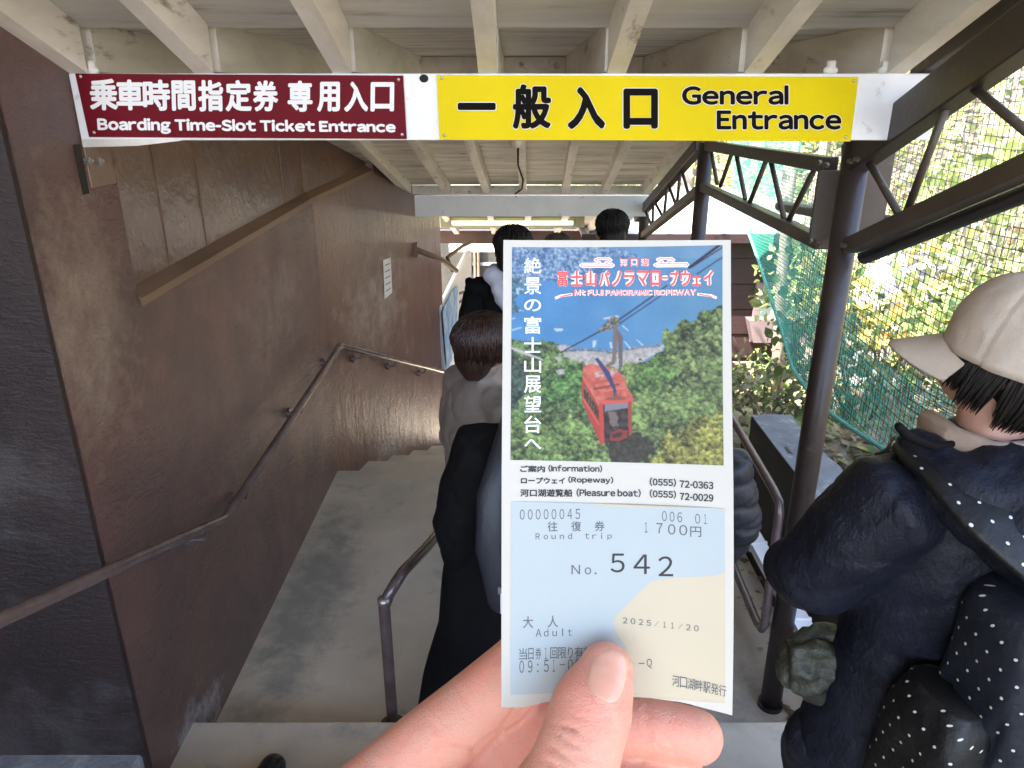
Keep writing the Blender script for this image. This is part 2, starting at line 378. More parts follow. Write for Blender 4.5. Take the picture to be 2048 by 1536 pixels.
def union(mb, voxel, smooth=3, fac=0.5):
    """one continuous surface grown from overlapping closed shapes"""
    me = mb.mesh('body'); o = bpy.data.objects.new('body', me); COL.objects.link(o)
    r = o.modifiers.new('r', 'REMESH'); r.mode = 'VOXEL'; r.voxel_size = voxel; r.use_smooth_shade = True
    if smooth:
        s = o.modifiers.new('s', 'SMOOTH'); s.iterations = smooth; s.factor = fac
    bpy.context.view_layer.update()
    dg = bpy.context.evaluated_depsgraph_get()
    out = bpy.data.meshes.new_from_object(o.evaluated_get(dg))
    bpy.data.objects.remove(o); bpy.data.meshes.remove(me)
    for p in out.polygons: p.use_smooth = True
    return out
def displace(me, fn):
    vs = me.vertices; n = len(vs)
    new = []
    for v in vs:
        new.append(v.co + v.normal * fn(v.co, v.normal))
    for v, c in zip(vs, new): v.co = c
    me.update()

# lettering: glyph outlines of Blender's own font, fitted into a quad
_font_cache = {}
def glyph_raw(s):
    c = bpy.data.curves.new('t', 'FONT'); c.body = s; c.resolution_u = 4
    o = bpy.data.objects.new('t', c); COL.objects.link(o)
    bpy.context.view_layer.update()
    me = bpy.data.meshes.new_from_object(o.evaluated_get(bpy.context.evaluated_depsgraph_get()))
    v = np.array([(p.co.x, p.co.y) for p in me.vertices]); f = [tuple(p.vertices) for p in me.polygons]
    bpy.data.objects.remove(o); bpy.data.curves.remove(c); bpy.data.meshes.remove(me)
    return v, f
def glyphs(s):
    """glyph outlines of a string, scaled to the unit square; latin letters take the plain grotesque full-width shapes, set tight"""
    if s in _font_cache: return _font_cache[s]
    if any(33 <= ord(ch) < 127 for ch in s):
        vs, fs, x, n0 = [], [], 0.0, 0
        for ch in s:
            if ch == ' ': x += 0.24; continue
            if ch in 'Il': v, f = np.array([(0, 0), (.085, 0), (.085, .735 if ch == 'I' else .79), (0, .735 if ch == 'I' else .79)], float), [(0, 1, 2, 3)]
            elif ch == '-': v, f = np.array([(0, .27), (.26, .27), (.26, .35), (0, .35)], float), [(0, 1, 2, 3)]
            else: v, f = glyph_raw(chr(ord(ch) + 0xFEE0) if 33 <= ord(ch) < 127 else ch)
            lo_, hi_ = v[:, 0].min(), v[:, 0].max()
            vs.append(v + np.array([x - lo_, 0])); fs += [tuple(i + n0 for i in q) for q in f]; n0 += len(v); x += hi_ - lo_ + 0.10
        v, f = np.vstack(vs), fs
    else: v, f = glyph_raw(s)
    lo, hi = v.min(0), v.max(0); span = np.maximum(hi - lo, 1e-6)
    _font_cache[s] = ((v - lo) / span, f); return _font_cache[s]
def letter(mb, s, quad, place, bold=0.0, lift=0.0, n=8):
    """quad: TL,TR,BR,BL in flat sign coordinates; place(a,b,lift) -> point; bold thickens strokes by that many units"""
    v, f = glyphs(s)
    TL, TR, BR, BL = [np.array(q, float) for q in quad]
    if bold:   # keep the fitted outline inside the quad
        TL = TL + (bold, bold); TR = TR + (-bold, bold); BR = BR + (-bold, -bold); BL = BL + (bold, -bold)
    u, w = v[:, :1], v[:, 1:]
    P = (BL * (1 - u) + BR * u) * (1 - w) + (TL * (1 - u) + TR * u) * w
    offs = [(0, 0)] + ([(bold * math.cos(2*math.pi*k/n), bold * math.sin(2*math.pi*k/n)) for k in range(n)] if bold else [])
    for k, (dx, dy) in enumerate(offs):
        mb.add([place(a + dx, b + dy, lift + k * LSTEP) for a, b in P], f)
LSTEP = 0.00004
def box4(x0, y0, x1, y1, tilt=0.0): return ((x0, y0), (x1, y0 + tilt), (x1, y1 + tilt), (x0, y1))

# ================================================================== THE SETTING
# ground sheet with the hillside on the right
def hill(X, Y):
    if Y < 3.9: b = 0.42
    elif Y < 12: b = 0.42 - 0.37 * (Y - 3.9)
    else: b = 0.42 - 0.37 * 8.1
    if X < 1.35:
        if X > -1.9 and 1.0 < Y < 5: return -0.35
        return min(b, -0.35 if Y < 4.4 else -0.35 - 0.375 * (min(Y, 11) - 4.4)) - 0.25
    rise = 0.22 * (X - 1.5) if X < 9 else 0.22 * 7.5 + 0.42 * (X - 9)
    far = 0.0 if Y < 16 else 0.30 * (Y - 16)
    w = min(1, max(0, (X - 1.35) / 0.5))
    return b + (max(0, rise) + min(far, 12) + 0.16 * mnoise.noise(Vector((X * 0.7, Y * 0.7, 0))) + 0.06 * mnoise.noise(Vector((X * 3, Y * 3, 1)))) * w
xs = sorted(set([-60, -30, -12, -6, -3] + [round(-2 + 0.2 * i, 2) for i in range(61)] + [10.5, 11, 12, 13, 14.5, 16, 18, 21, 25, 30, 40, 60]))
ys = sorted(set([-30, -15, -8, -4, -2] + [round(0.2 * i, 2) for i in range(76)] + [15.6, 16.3, 17, 18, 19.5, 21, 23, 26, 30, 36, 45, 60, 90]))
g = MB(); g.v = [(x, y, hill(x, y)) for y in ys for x in xs]
nx = len(xs); g.f = [(j*nx+i, j*nx+i+1, (j+1)*nx+i+1, (j+1)*nx+i) for j in range(len(ys)-1) for i in range(nx-1)]
structure(g.build('ground', M['soil'], smooth=True))

# floors: landing, the flight in front of it down into the passage, and the flight behind the viewer
f = MB(); f.box((-1.3, 1.95, -0.3), (1.27, 4.43, 0.0)); structure(f.build('landing_floor', M['concrete']))
s = MB()
for k in range(1, 16):
    y0 = 4.43 + 0.4 * (k - 1)
    s.box((-1.5, y0 + 0.002, -0.15 * k - 0.4), (1.27, y0 + 0.44, -0.15 * k))
structure(s.build('lower_stairs', M['concrete_worn']))
s = MB()
for k in range(1, 9):
    y1 = 2.12 - 0.40 * (k - 1)
    s.box((-3.2 if k > 1 else -1.3, y1 - 0.44, -0.3), (1.27, y1 + 0.002 * k, 0.16 * k))
structure(s.build('upper_stairs', M['concrete']))
kb = MB(); kb.box((-3.2, 1.70, 0.1), (-1.19, 1.828, 0.335)); structure(kb.build('kerb', M['stone'], bevel=0.012))

# ------------------------------------------------------------------ brown wall of the stairway
wall = empty('stairway_wall', (-1.18, 2.3, 0), 'tall glossy brown stucco wall along the left of the stairs', 'wall')
PLAN = [(-1.175, 1.83), (-1.172, 2.28), (-1.16, 4.43), (-0.946, 5.24), (-0.62, 6.47)]
def plan_at(Y, off=0.0):
    for (x0, y0), (x1, y1) in zip(PLAN, PLAN[1:]):
        if Y <= y1 or (x1, y1) == PLAN[-1]:
            return x0 + (x1 - x0) * (Y - y0) / (y1 - y0) + off
def ledge_z(Y): return 1.716 + (Y - 2.28) * 0.027 if Y < 4.43 else 1.774 + (Y - 4.43) * 0.109
def sheet_wall(mb, y_list, zlo, zhi, off, back=-0.55):
    """vertical wall between plan stations, thick towards the hill"""
    for ya, yb in zip(y_list, y_list[1:]):
        xa, xb = plan_at(ya, off), plan_at(yb, off)
        za0, zb0, za1, zb1 = zlo(ya), zlo(yb), zhi(ya), zhi(yb)
        vs = [(xa, ya, za0), (xb, yb, zb0), (xb, yb, zb1), (xa, ya, za1), (xa + back, ya, za0), (xb + back, yb, zb0), (xb + back, yb, zb1), (xa + back, ya, za1)]
        mb.add(vs, [(0,1,2,3), (5,4,7,6), (3,2,6,7), (1,0,4,5), (4,0,3,7), (1,5,6,2)])
lo = lambda Y: -0.4 if Y < 4.43 else -0.4 - 0.375 * (Y - 4.43) - 0.3
w = MB()
sheet_wall(w, [1.834, 2.28], lo, lambda Y: 3.6, 0)
sheet_wall(w, [2.28, 3.3, 4.43, 5.24], lo, ledge_z, 0)
sheet_wall(w, [5.24, 6.47], lo, lambda Y: 3.0, 0)
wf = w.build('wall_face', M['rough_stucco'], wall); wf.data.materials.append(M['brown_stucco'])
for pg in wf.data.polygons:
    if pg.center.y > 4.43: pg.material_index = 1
w = MB(); sheet_wall(w, [2.284, 4.43, 5.238], lambda Y: ledge_z(Y) + 0.005, lambda Y: 3.6, -0.045, -0.3)
w.build('upper_panel', M['brown_sheet'], wall)
# sloping timber on the ledge
t = MB()
for ya, yb in ((2.29, 4.43), (4.43, 5.236)):
    q = []
    for y in (ya, yb):
        z = ledge_z(y); x = plan_at(y)
        q.append([(x + 0.008, y, z - 0.022), (x + 0.008, y, z + 0.004), (x - 0.048, y, z + 0.030), (x - 0.048, y, z - 0.022)])
    vs = q[0] + q[1]
    t.add(vs, [(0,1,2,3), (7,6,5,4)] + [(i, (i+1) % 4, 4 + (i+1) % 4, 4 + i) for i in range(4)])
t.build('ledge', M['tan_trim'], wall)
for (x, y0, y1) in ((399, 300, 488), (562, 318, 418), (318, 300, 500)):
    a = at(x, (y0 + y1) / 2, X=-1.215)
    sm = MB(); sm.bar((plan_at(a.y, -0.044), a.y, ledge_z(a.y) + 0.03), (plan_at(a.y, -0.044), a.y, 2.6), 0.010 if x != 318 else 0.005, 0.006, up=(1, 0, 0))
    sm.build('panel_seam', M['tan_trim'], wall)
w = MB(); w.box((-4.2, 1.838, -0.4), (-1.176, 1.95, 3.6)); 
e = MB(); e.box((-4.2, 1.815, -0.4), (-1.179, 1.833, 3.6)); e.build('end_face', M['dark_stucco'], wall)
MB().box((-4.5, -5.0, -0.4), (-4.2, 1.83, 5.6)).build('light_block_wall', M['dark_stucco'], wall)  # unseen wall added left of the camera to keep sky light out
a, b = at(140, 290, X=-1.175), at(152, 392, X=-1.175)
gz = MB(); gz.box((-1.19, a.y + 0.01, b.z), (-1.1712, a.y + 0.042, a.z)); gz.build('groove', M['dark_gap'], wall)
a, b = at(166, 292, X=-1.172), at(205, 372, X=-1.172)
pl = MB(); pl.box((-1.19, a.y, b.z), (-1.169, 2.27, a.z)); pl = pl.build('anchor_plate', M['brown_sheet'], wall, bevel=0.002)
for x in (172, 193):
    c = at(x, 322, X=-1.169); bo = MB(); bo.tube([c + Vector((-0.004, 0, 0)), c + Vector((0.012, 0, 0))], 0.010, 6); bo.tube([c, c + Vector((0.02, 0, 0))], 0.005, 8)
    bo.build('bolt', M['screw'], pl)

# paper notice
a, b = at(765, 517, X=plan_at(5.3)), None
def wall_pt(x, y):
    r = ray(x, y)
    # meet the turned part of the wall
    (x0, y0), (x1, y1) = PLAN[2], PLAN[3]
    k = (x1 - x0) / (y1 - y0); tt = (x0 - k * y0) / (r.x - k * r.y)
    return Vector((0, 0, EYE)) + r * tt
q = [wall_pt(*p) for p in ((765, 520), (780, 515), (783, 585), (768, 598))]
nrm = Vector((0.96, -0.25, 0)) * 0.004
p = MB(); p.prism([v + nrm for v in q], nrm * 0.5); o = p.build('paper_notice', M['white_board'])
tag(o, 'small white paper notice taped on the brown wall', 'notice')
l = MB()
for k in range(5):
    u0 = 0.15 + 0.17 * k
    A = q[0].lerp(q[3], u0).lerp(q[1].lerp(q[2], u0), 0.2); B = q[0].lerp(q[3], u0).lerp(q[1].lerp(q[2], u0), 0.8)
    l.bar(A + nrm * 1.6, B + nrm * 1.6, 0.004, 0.006)
l.build('printed_lines', M['pink_trim'], o)

# conduit bent off the wall near its far end
pp = [wall_pt(850, 500), wall_pt(852, 512) + Vector((0.05, 0, 0)), wall_pt(878, 528) + Vector((0.10, -0.05, 0)), wall_pt(892, 538) + Vector((0.14, 0, 0)),
      Vector((-0.52, 6.55, 0)) ]
c0 = at(855, 508, Y=5.9); c1 = at(885, 520, Y=6.1); c2 = at(912, 541, Y=6.35); c3 = at(890, 522, Y=6.3); c4 = at(925, 492, Y=6.7)
cd = empty('bent_conduit', c0, 'tan pipe bracket bent out of the brown wall above the poster', 'pipe')
m_ = MB(); m_.tube([c0 + Vector((-0.12, 0, 0.05)), c0, c1, c2], 0.022, 10, cap='round'); m_.build('arm_tube', M['tan_trim'], cd, smooth=True)
m_ = MB(); m_.tube([c2 + Vector((-0.03, 0, 0)), c3 + Vector((0.02, 0, 0.03)), c4, c4 + Vector((0.1, 0.1, 0.03))], 0.016, 10, cap='round'); m_.build('stay_tube', M['tan_trim'], cd, smooth=True)
m_ = MB(); m_.bar(c0 + Vector((-0.10, 0.0, -0.02)), c0 + Vector((-0.10, 0.0, 0.09)), 0.05, 0.05); m_.build('clamp', M['tan_trim'], cd, bevel=0.006)

# poster board past the end of the wall
po = empty('poster_board', at(895, 745, Y=7.0), 'blue and white poster board standing past the end of the brown wall', 'poster')
Q = [at(870, 612, Y=6.40), at(925, 502, Y=8.2), at(934, 500, Y=8.4), at(934, 640, Y=8.4), at(893, 742, Y=7.0), at(879, 744, Y=6.40)]
Q = [q + Vector((.05, -.02, 0)) for q in Q]
m_ = MB(); m_.prism(Q, (-0.03, 0.015, 0)); m_.build('board', M['white_board'], po)
Q2 = [at(871, 622, Y=6.40), at(890, 580, Y=6.95), at(903, 570, Y=7.3), at(902, 650, Y=7.3), at(890, 720, Y=6.85), at(881, 738, Y=6.45)]
M['poster_blue'] = mat('poster_blue', (0.10, 0.30, 0.66), 0.4, (0.50, 0.66, 0.82), 9, (1, 1, 1), (0.4, 0.6))
m_ = MB(); m_.prism([q + Vector((0.062, -0.03, 0)) for q in Q2], (0.004, -0.003, 0)); m_.build('printed_picture', M['poster_blue'], po)
m_ = MB()
for k in range(4):
    m_.bar(at(906, 585 + 17 * k, Y=7.5) + Vector((0.07, -0.04, 0)), at(926, 578 + 14 * k, Y=8.0) + Vector((0.07, -0.04, 0)), 0.006, 0.025)
m_.build('printed_lines', M['pink_trim'], po)

# ------------------------------------------------------------------ wall handrail
hr = empty('wall_handrail', (-1.1, 2.58, 0.75), 'bent brown pipe handrail bolted along the left stucco wall', 'handrail')
HX = -1.095
h0 = at(0, 1240, X=HX); h1 = at(451, 1037, X=HX); h2 = at(680, 691, X=HX + 0.015)
h3 = Vector((plan_at(6.4) + 0.06, 6.4, 0.0)); h3.z = at(880, 745, Y=6.4).z
hm = h0 + (h0 - h1).normalized() * 1.6
m_ = MB()
bend = lambda a, b, c, r: [b + (a - b).normalized() * r, b + (a - b).normalized() * r * .3 + (c - b).normalized() * r * .05, b + (c - b).normalized() * r * .3 + (a - b).normalized() * r * .05, b + (c - b).normalized() * r]
m_.tube([hm] + bend(hm, h1, h2, 0.03) + bend(h1, h2, h3, 0.03) + [h3], 0.0185, 14, cap='round')
m_.build('rail', M['rail_metal'], hr, smooth=True)
def bracket(p, wallx):
    m = MB(); m.tube([p + Vector((0, 0, -0.018)), p + Vector((-0.01, 0, -0.05)), Vector((wallx, p.y, p.z - 0.055))], 0.008, 8)
    m.tube([Vector((wallx + 0.012, p.y, p.z - 0.055)), Vector((wallx - 0.002, p.y, p.z - 0.055))], 0.026, 12)
    m.build('bracket', M['rail_metal'], hr)
for k in (0.12, 0.75): pass
bracket(h0.lerp(h1, 0.86), -1.172)
for k in (0.12, 0.55, 0.92): q = h1.lerp(h2, k); bracket(q, plan_at(q.y))
for k in (0.15, 0.42, 0.72): q = h2.lerp(h3, k); bracket(q, plan_at(q.y) - 0.0)

# ------------------------------------------------------------------ roofs
SL1 = 0.37
def r1z(Y): return 2.372 + SL1 * (2.13 - Y)
RX = [-1.15, -0.816, -0.45, -0.064, 0.277, 0.64, 1.02]
ro = empty('upper_roof', (0, 1, 2.8), 'white painted timber roof sloping over the steps in front of the signs', 'roof')  # stretched unseen behind and left of the camera to cut light
for x in RX:
    m_ = MB(); m_.add([(x+dx, Y, r1z(Y)+dz) for Y in (-5.0, 2.14) for dx, dz in ((-.025, 0), (.025, 0), (.025, .118), (-.025, .118))],
                      [(0,1,2,3), (7,6,5,4)] + [(i, (i+1) % 4, 4 + (i+1) % 4, 4 + i) for i in range(4)])
    m_.build('rafter', M['white_wood'], ro)
m_ = MB(); y = 2.16
while y > -4.9:
    ya = y - 0.84
    m_.add([(xx, Y, r1z(Y) + dz) for Y in (ya + 0.012, y) for xx, dz in ((-4.6, .119), (1.22, .119), (1.22, .14), (-4.6, .14))],
           [(0,1,2,3), (7,6,5,4)] + [(i, (i+1) % 4, 4 + (i+1) % 4, 4 + i) for i in range(4)])
    y = ya
m_.build('ceiling_boards', M['roof_board'], ro)
m_ = MB(); m_.add([(xx, Y, r1z(Y) + dz) for Y in (-5.0, 2.2) for xx, dz in ((-4.6, .144), (1.3, .144), (1.3, .175), (-4.6, .175))],
           [(0,1,2,3), (7,6,5,4)] + [(i, (i+1) % 4, 4 + (i+1) % 4, 4 + i) for i in range(4)])
m_.build('roof_sheet', M['metal_roof'], ro)

rl = empty('landing_roof', (0, 3, 2.4), 'level white timber ceiling bay just behind the hanging signs', 'roof')
for x in RX:
    m_ = MB(); m_.box((x - .026, 2.19, 2.374), (x + .026, 3.80, 2.494)); m_.build('joist', M['white_wood'], rl)
m_ = MB(); y = 2.17
while y < 4.4: m_.box((-1.24, y, 2.495), (1.2, y + 0.128, 2.515)); y += 0.132
m_.build('ceiling_boards', M['peeling_board'], rl)
m_ = MB(); m_.box((-1.24, 3.802, 2.395), (1.2, 3.86, 2.493)); m_.build('end_joist', M['white_wood'], rl)
m_ = MB(); m_.box((-1.9, 2.21, 2.518), (1.3, 4.5, 2.55)); m_.build('roof_sheet', M['metal_roof'], rl)
m_ = MB(); m_.box((-1.24, 4.40, 2.18), (1.2, 4.42, 2.493)); m_.build('riser_board', M['white_wood'], rl)

def sloped_roof(name, label, Y0, Y1, zfun, xs0, xs1, hgt, xl, xr, boardw, mboard):
    r_ = empty(name, (0, Y0, zfun(Y0)), label, 'roof')
    Q = [(0,1,2,3), (7,6,5,4)] + [(i, (i+1) % 4, 4 + (i+1) % 4, 4 + i) for i in range(4)]
    for xa, xb in zip(xs0, xs1):
        m = MB(); m.add([(x+dx, Y, zfun(Y)+dz) for x, Y in ((xa, Y0), (xb, Y1)) for dx, dz in ((-.027, 0), (.027, 0), (.027, hgt), (-.027, hgt))], Q)
        m.build('rafter', M['white_wood'], r_)
    m = MB(); y = Y0
    while y < Y1 - 0.02:
        yb = min(y + boardw - 0.006, Y1)
        m.add([(xx, Y, zfun(Y) + dz) for Y in (y, yb) for xx, dz in ((xl, hgt + .001), (xr, hgt + .001), (xr, hgt + .02), (xl, hgt + .02))], Q)
        y += boardw
    m.build('ceiling_boards', M[mboard], r_)
    m = MB(); m.add([(xx, Y, zfun(Y) + dz) for Y in (Y0 - 0.05, Y1 + 0.05) for xx, dz in ((xl - .3, hgt + .024), (xr + .12, hgt + .024), (xr + .12, hgt + .05), (xl - .3, hgt + .05))], Q)
    m.build('roof_sheet', M['metal_roof'], r_)
    return r_
X0 = [-.905, -.575, -.25, .05, .36, .665, 1.02]
r2 = sloped_roof('middle_roof', 'peeling white timber roof sloping down under and beyond the signs', 4.43, 5.92, lambda Y: 2.092 - 0.32 * (Y - 4.45), X0,
            [-.80, -.50, -.19, .085, .41, .715, 1.03], 0.075, -1.15, 1.14, 0.2, 'peeling_board')
m_ = MB()
for k in range(6):
    xa, xb = [-.80, -.50, -.19, .085, .41, .715, 1.03][k:k+2]
    m_.box((xa + .03, 5.90, 1.628), (xb - .03, 5.925, 1.69))
m_.build('end_blocking', M['white_wood'], r2)
sloped_roof('lower_roof', 'lowest white timber roof over the far stairs with the lit tube lamp under it', 6.05, 8.44, lambda Y: 1.53 - 0.27 * (Y - 6.1),
            [-.62, -.2, .15, .5, .85], [-.62, -.2, .15, .5, .85], 0.07, -1.15, 1.14, 0.25, 'roof_board')

# cross beams
o = MB().box((-0.835, 5.94, 1.452), (1.075, 6.0, 1.612)).build('cross_beam', M['white_board'], bevel=0.004)
tag(o, 'white painted cross beam spanning the passage above the lit tube lamp', 'beam')
a, b = at(885, 461, Y=8.5), at(1275, 486, Y=8.5)
o = MB().box((-0.85, 8.46, b.z), (1.3, 8.58, a.z)).build('timber_beam', M['tan_trim'], bevel=0.006)
o.data.materials[0] = mat('brown_beam', (0.10, 0.055, 0.04), 0.6, (0.07, 0.04, 0.03), 6, bump=(40, 0.002, (0.2, 1, 1)))
tag(o, 'brown timber beam at the bottom end of the passage', 'beam')
a, b = at(905, 489, Y=8.9), at(1010, 503, Y=8.9)
o = MB().box((-0.75, 8.88, b.z), (0.4, 8.93, a.z)).build('lintel_board', M['white_board'])
tag(o, 'short white lintel board below the brown beam at the passage end', 'board')
# dark end of the passage: the doorway's shade put into a dark sheet
ew = empty('doorway_shade', (0, 10.6, -2), 'dark sheet standing in for the shaded doorway at the far end of the passage', 'wall')
MB().box((-1.8, 10.6, -3.2), (0.9, 10.75, 1.2)).build('wall_face', M['dark_side'], ew)  # dark sheet standing in for the shaded doorway
for x in (940, 950, 957):
    c = at(x, 540, Y=10.5); MB().tube([(c.x, 10.55, -2.4), (c.x, 10.55, 0.6)], 0.022, 8).build('batten', M['tan_trim'], ew)
MB().box((-0.7, 10.56, 0.1), (0.9, 10.598, 0.14)).build('rail_strip', M['stone'], ew)

# tube lamp
a, b = at(900, 446, Y=7.2), at(1150, 446, Y=7.2)
la = empty('tube_lamp', ((a.x + b.x) / 2, 7.2, a.z + 0.05), 'lit fluorescent tube lamp behind the white cross beam', 'lamp')
MB().tube([(a.x + .02, 7.2, a.z), (b.x - .02, 7.2, a.z)], 0.019, 14).build('tube', M['tube_lit'], la, smooth=True)
MB().box((a.x - .02, 7.18, a.z + 0.045), (b.x + .02, 7.26, a.z + 0.095)).build('housing', M['lamp_white'], la, bevel=0.006)
for x in (a.x + 0.0, b.x - 0.0):
    MB().box((x - .02, 7.175, a.z - 0.028), (x + .018, 7.225, a.z + 0.044)).build('socket', M['lamp_white'], la, bevel=0.004)
MB().box((a.x - .1, 7.30, a.z - 0.06), (b.x + .1, 7.33, a.z + 0.13)).build('mounting_board', M['lamp_white'], la)
cw = MB(); cw.tube([at(1030, 388, Y=5.88), at(1044, 378, Y=5.6), at(1046, 360, Y=5.3), at(1036, 330, Y=5.0), at(1036, 290, Y=4.5)], 0.006, 6)
tag(cw.build('lamp_cable', M['letter_black'], smooth=True), 'thin black cable clipped along a rafter of the peeling roof', 'cable')
bk = MB(); c = at(1031, 286, Y=4.48)
bk.ell((c.x, c.y, c.z), (0.035, 0.035, 0.03)); tag(bk.build('junction_box', M['white_wood'], smooth=True), 'small round cream junction box under the peeling roof', 'junction box')

# ------------------------------------------------------------------ signs
SY = 2.13
sb = empty('sign_beam', (0, SY, 2.28), 'long white painted beam across the stairway carrying the maroon and yellow signs', 'beam')
tl, bl = at(104, 143, Y=SY), at(140, 278, Y=SY)
mm = MB(); mm.box((-1.172, SY, 2.200), (1.135, SY + 0.05, 2.368)); mm.build('board', M['white_board'], sb, bevel=0.003)
mm = MB(); mm.prism([Vector((-1.17, SY - .002, 2.203)), Vector((-1.17, SY - .002, 2.182)), Vector((-1.02, SY - .002, 2.186)), Vector((-.9, SY - .002, 2.199)), Vector((-.9, SY - .002, 2.203))], (0, 0.04, 0))
mm.build('ragged_edge', M['white_wood'], sb)
kn = at(848, 157, Y=SY); mm = MB(); mm.ell((kn.x, SY - .002, kn.z), (0.012, 0.006, 0.010)); mm.build('knot_hole', M['dark_gap'], sb, smooth=True)
# hangers of the beam
for x, y in ((183, 133), (1660, 147), (1770, 140)):
    c = at(x, y, Y=SY + .03); mm = MB(); mm.tube([(c.x, SY + .03, 2.366), (c.x, SY + .03, 2.40)], 0.012, 10); mm.ell((c.x, SY + .03, 2.376), (0.02, 0.014, 0.012))
    mm.build('hanger_bolt', M['white_wood'], sb, smooth=True)

def sign(name, label, corners, m, texts, ml, outline=None):
    """corners TL,TR,BR,BL in photo pixels; plate stands 6 mm off the beam"""
    C = [at(x, y, Y=SY - 0.008) for x, y in corners]
    rt = empty(name, (sum(c.x for c in C) / 4, SY - 0.008, C[2].z), label, 'sign')
    mm = MB(); mm.prism(C, (0, 0.006, 0)); mm.build('plate', m, rt)
    def place(px, py, lift):
        p = at(px, py, Y=SY - 0.0084); p.y -= lift; return p
    global LSTEP; LSTEP = 0.00003
    if outline:
        mm = MB()
        for (s, q, bold) in texts: letter(mm, s, [(q[0][0]-1.5, q[0][1]-1.5), (q[1][0]+1.5, q[1][1]-1.5), (q[2][0]+1.5, q[2][1]+1.5), (q[3][0]-1.5, q[3][1]+1.5)], place, bold + 0.9, 0)
        mm.build('letter_outline', outline, rt)
    mm = MB()
    for (s, q, bold) in texts: letter(mm, s, q, place, bold, 0.0008)
    mm.build('lettering', ml, rt)
    for (x, y), (sx, sy) in zip(corners, ((11, 6), (-9, 8), (-9, -9), (10, -9))):
        c = place(x + sx, y + sy, 0); mm = MB(); mm.ell(c, (0.0045, 0.003, 0.0045), 12); mm.build('screw', M['screw'], rt, smooth=True)
Z4 = lambda x0, y0, x1, y1, t=0: box4(140 + x0 * .3418, 130 + y0 * .3418, 140 + x1 * .3418, 130 + y1 * .3418, t)
def shear(q, dx): return ((q[0][0] - dx, q[0][1]), (q[1][0] - dx, q[1][1]), q[2], q[3])
mt = []
for ch, x0, x1, y0, y1 in (('乗', 113, 283, 80, 265), ('車', 268, 436, 85, 265), ('時', 424, 590, 86, 268), ('間', 592, 738, 90, 268), ('指', 746, 900, 88, 272), ('定', 905, 1065, 88, 272), ('券', 1066, 1220, 90, 272),
                       ('専', 1268, 1420, 92, 274), ('用', 1440, 1580, 98, 274), ('入', 1598, 1745, 96, 274), ('口', 1752, 1896, 100, 272)):
    mt.append((ch, shear(Z4(x0 + 6, y0, x1, y1), 4 * (1 - x0 / 1900) - 1), 2.1))
mt.append(('Boarding Time-Slot Ticket Entrance', ((194, 235), (791, 242), (792, 271), (196, 267)), 1.4))
sign('maroon_sign', 'maroon boarding time-slot ticket entrance sign with white lettering', [(150, 147), (806, 151), (813, 278), (178, 274)], M['sign_maroon'], mt, M['letter_white'])
Y4 = lambda x0, y0, x1, y1, t=0: box4(840 + x0 * .5176, 130 + y0 * .5183, 840 + x1 * .5176, 130 + y1 * .5183, t)
yt = []
sg = lambda x0, y0, x1, y1: box4(680 + x0 * .4004, y0 * .4004, 680 + x1 * .4004, y1 * .4004)
yt.append(('一', sg(588, 513, 778, 550), 2.5))
yt.append(('般', sg(862, 420, 1055, 646), 3.0)); yt.append(('入', sg(1135, 432, 1325, 646), 3.6)); yt.append(('口', sg(1415, 442, 1588, 644), 3.6))
yt.append(('General', shear(Y4(1012, 78, 1424, 154), 0), 1.9))
yt.append(('Entrance', shear(Y4(1146, 175, 1628, 250), 0), 1.9))
sign('yellow_sign', 'yellow general entrance sign with black lettering', [(873, 150), (1717, 154), (1701, 283), (879, 279)], M['sign_yellow'], yt, M['letter_black'], M['letter_white'])

# ------------------------------------------------------------------ steel posts and trusses on the open side
PX = 1.05
def post(label, Y, z0, z1, r=0.041, x=PX):
    p = empty('steel_post', (x, Y, z0), label, 'post', 'round steel posts on the open side')
    MB().tube([(x, Y, z0), (x, Y, z1)], r, 20).build('shaft', M['steel_brown'], p, smooth=True)
    MB().tube([(x, Y, z0), (x, Y, z0 + .02)], r + .008, 20).build('base_collar', M['steel_brown'], p, smooth=False)
    return p
p1 = post('near round brown steel post standing on the landing edge beside the person in the cap', 2.37, 0.0, 2.2)
a, b = at(1632, 340, Y=2.47), at(1660, 475, Y=2.47)
MB().box((a.x, 2.44, b.z), (1.04, 2.455, a.z)).build('gusset_plate', M['steel_olive'], p1)
a, b = at(1700, 300, Y=2.47), at(1752, 476, Y=2.47)
MB().box((1.06, 2.44, b.z), (b.x, 2.455, a.z)).build('gusset_plate', M['steel_olive'], p1)
post('second round brown steel post at the far end of the level truss', 4.22, 0.0, 2.09)
post('third and farthest steel post at the foot of the far sloping truss', 6.0, -0.75, 1.5)

def truss(label, top, bot, webs, wt, wb, loc, olive='steel_olive'):
    t_ = empty('roof_truss', loc, label, 'truss', 'steel lattice trusses along the open side')
    MB().bar(top[0], top[1], *wt).build('top_chord', M['steel_brown'], t_, bevel=0.004)
    MB().bar(bot[0], bot[1], *wb).build('bottom_chord', M[olive], t_, bevel=0.004)
    for a, b in webs: MB().tube([a, b], 0.0105, 10).build('web_bar', M['steel_olive'], t_, smooth=True)
    return t_
P = lambda x, y, X=PX: at(x, y, X=X)
A, B = P(1722, 306), P(2048, 66); B2 = A + (B - A) * 3.2
C, D = P(1700, 492), P(2048, 336); D2 = C + (D - C) * 2.6
webs = [(P(1727, 305), P(1800, 432)), (P(1898, 200), P(1812, 428)), (P(1918, 152), P(2062, 270))]
dA = (B - A); dC = (D - C)
for k in (1.05, 1.5, 2.0): webs.append((A + dA * (k + .35), C + dC * (k + .0))); webs.append((A + dA * (k + .45), C + dC * (k + .5)))
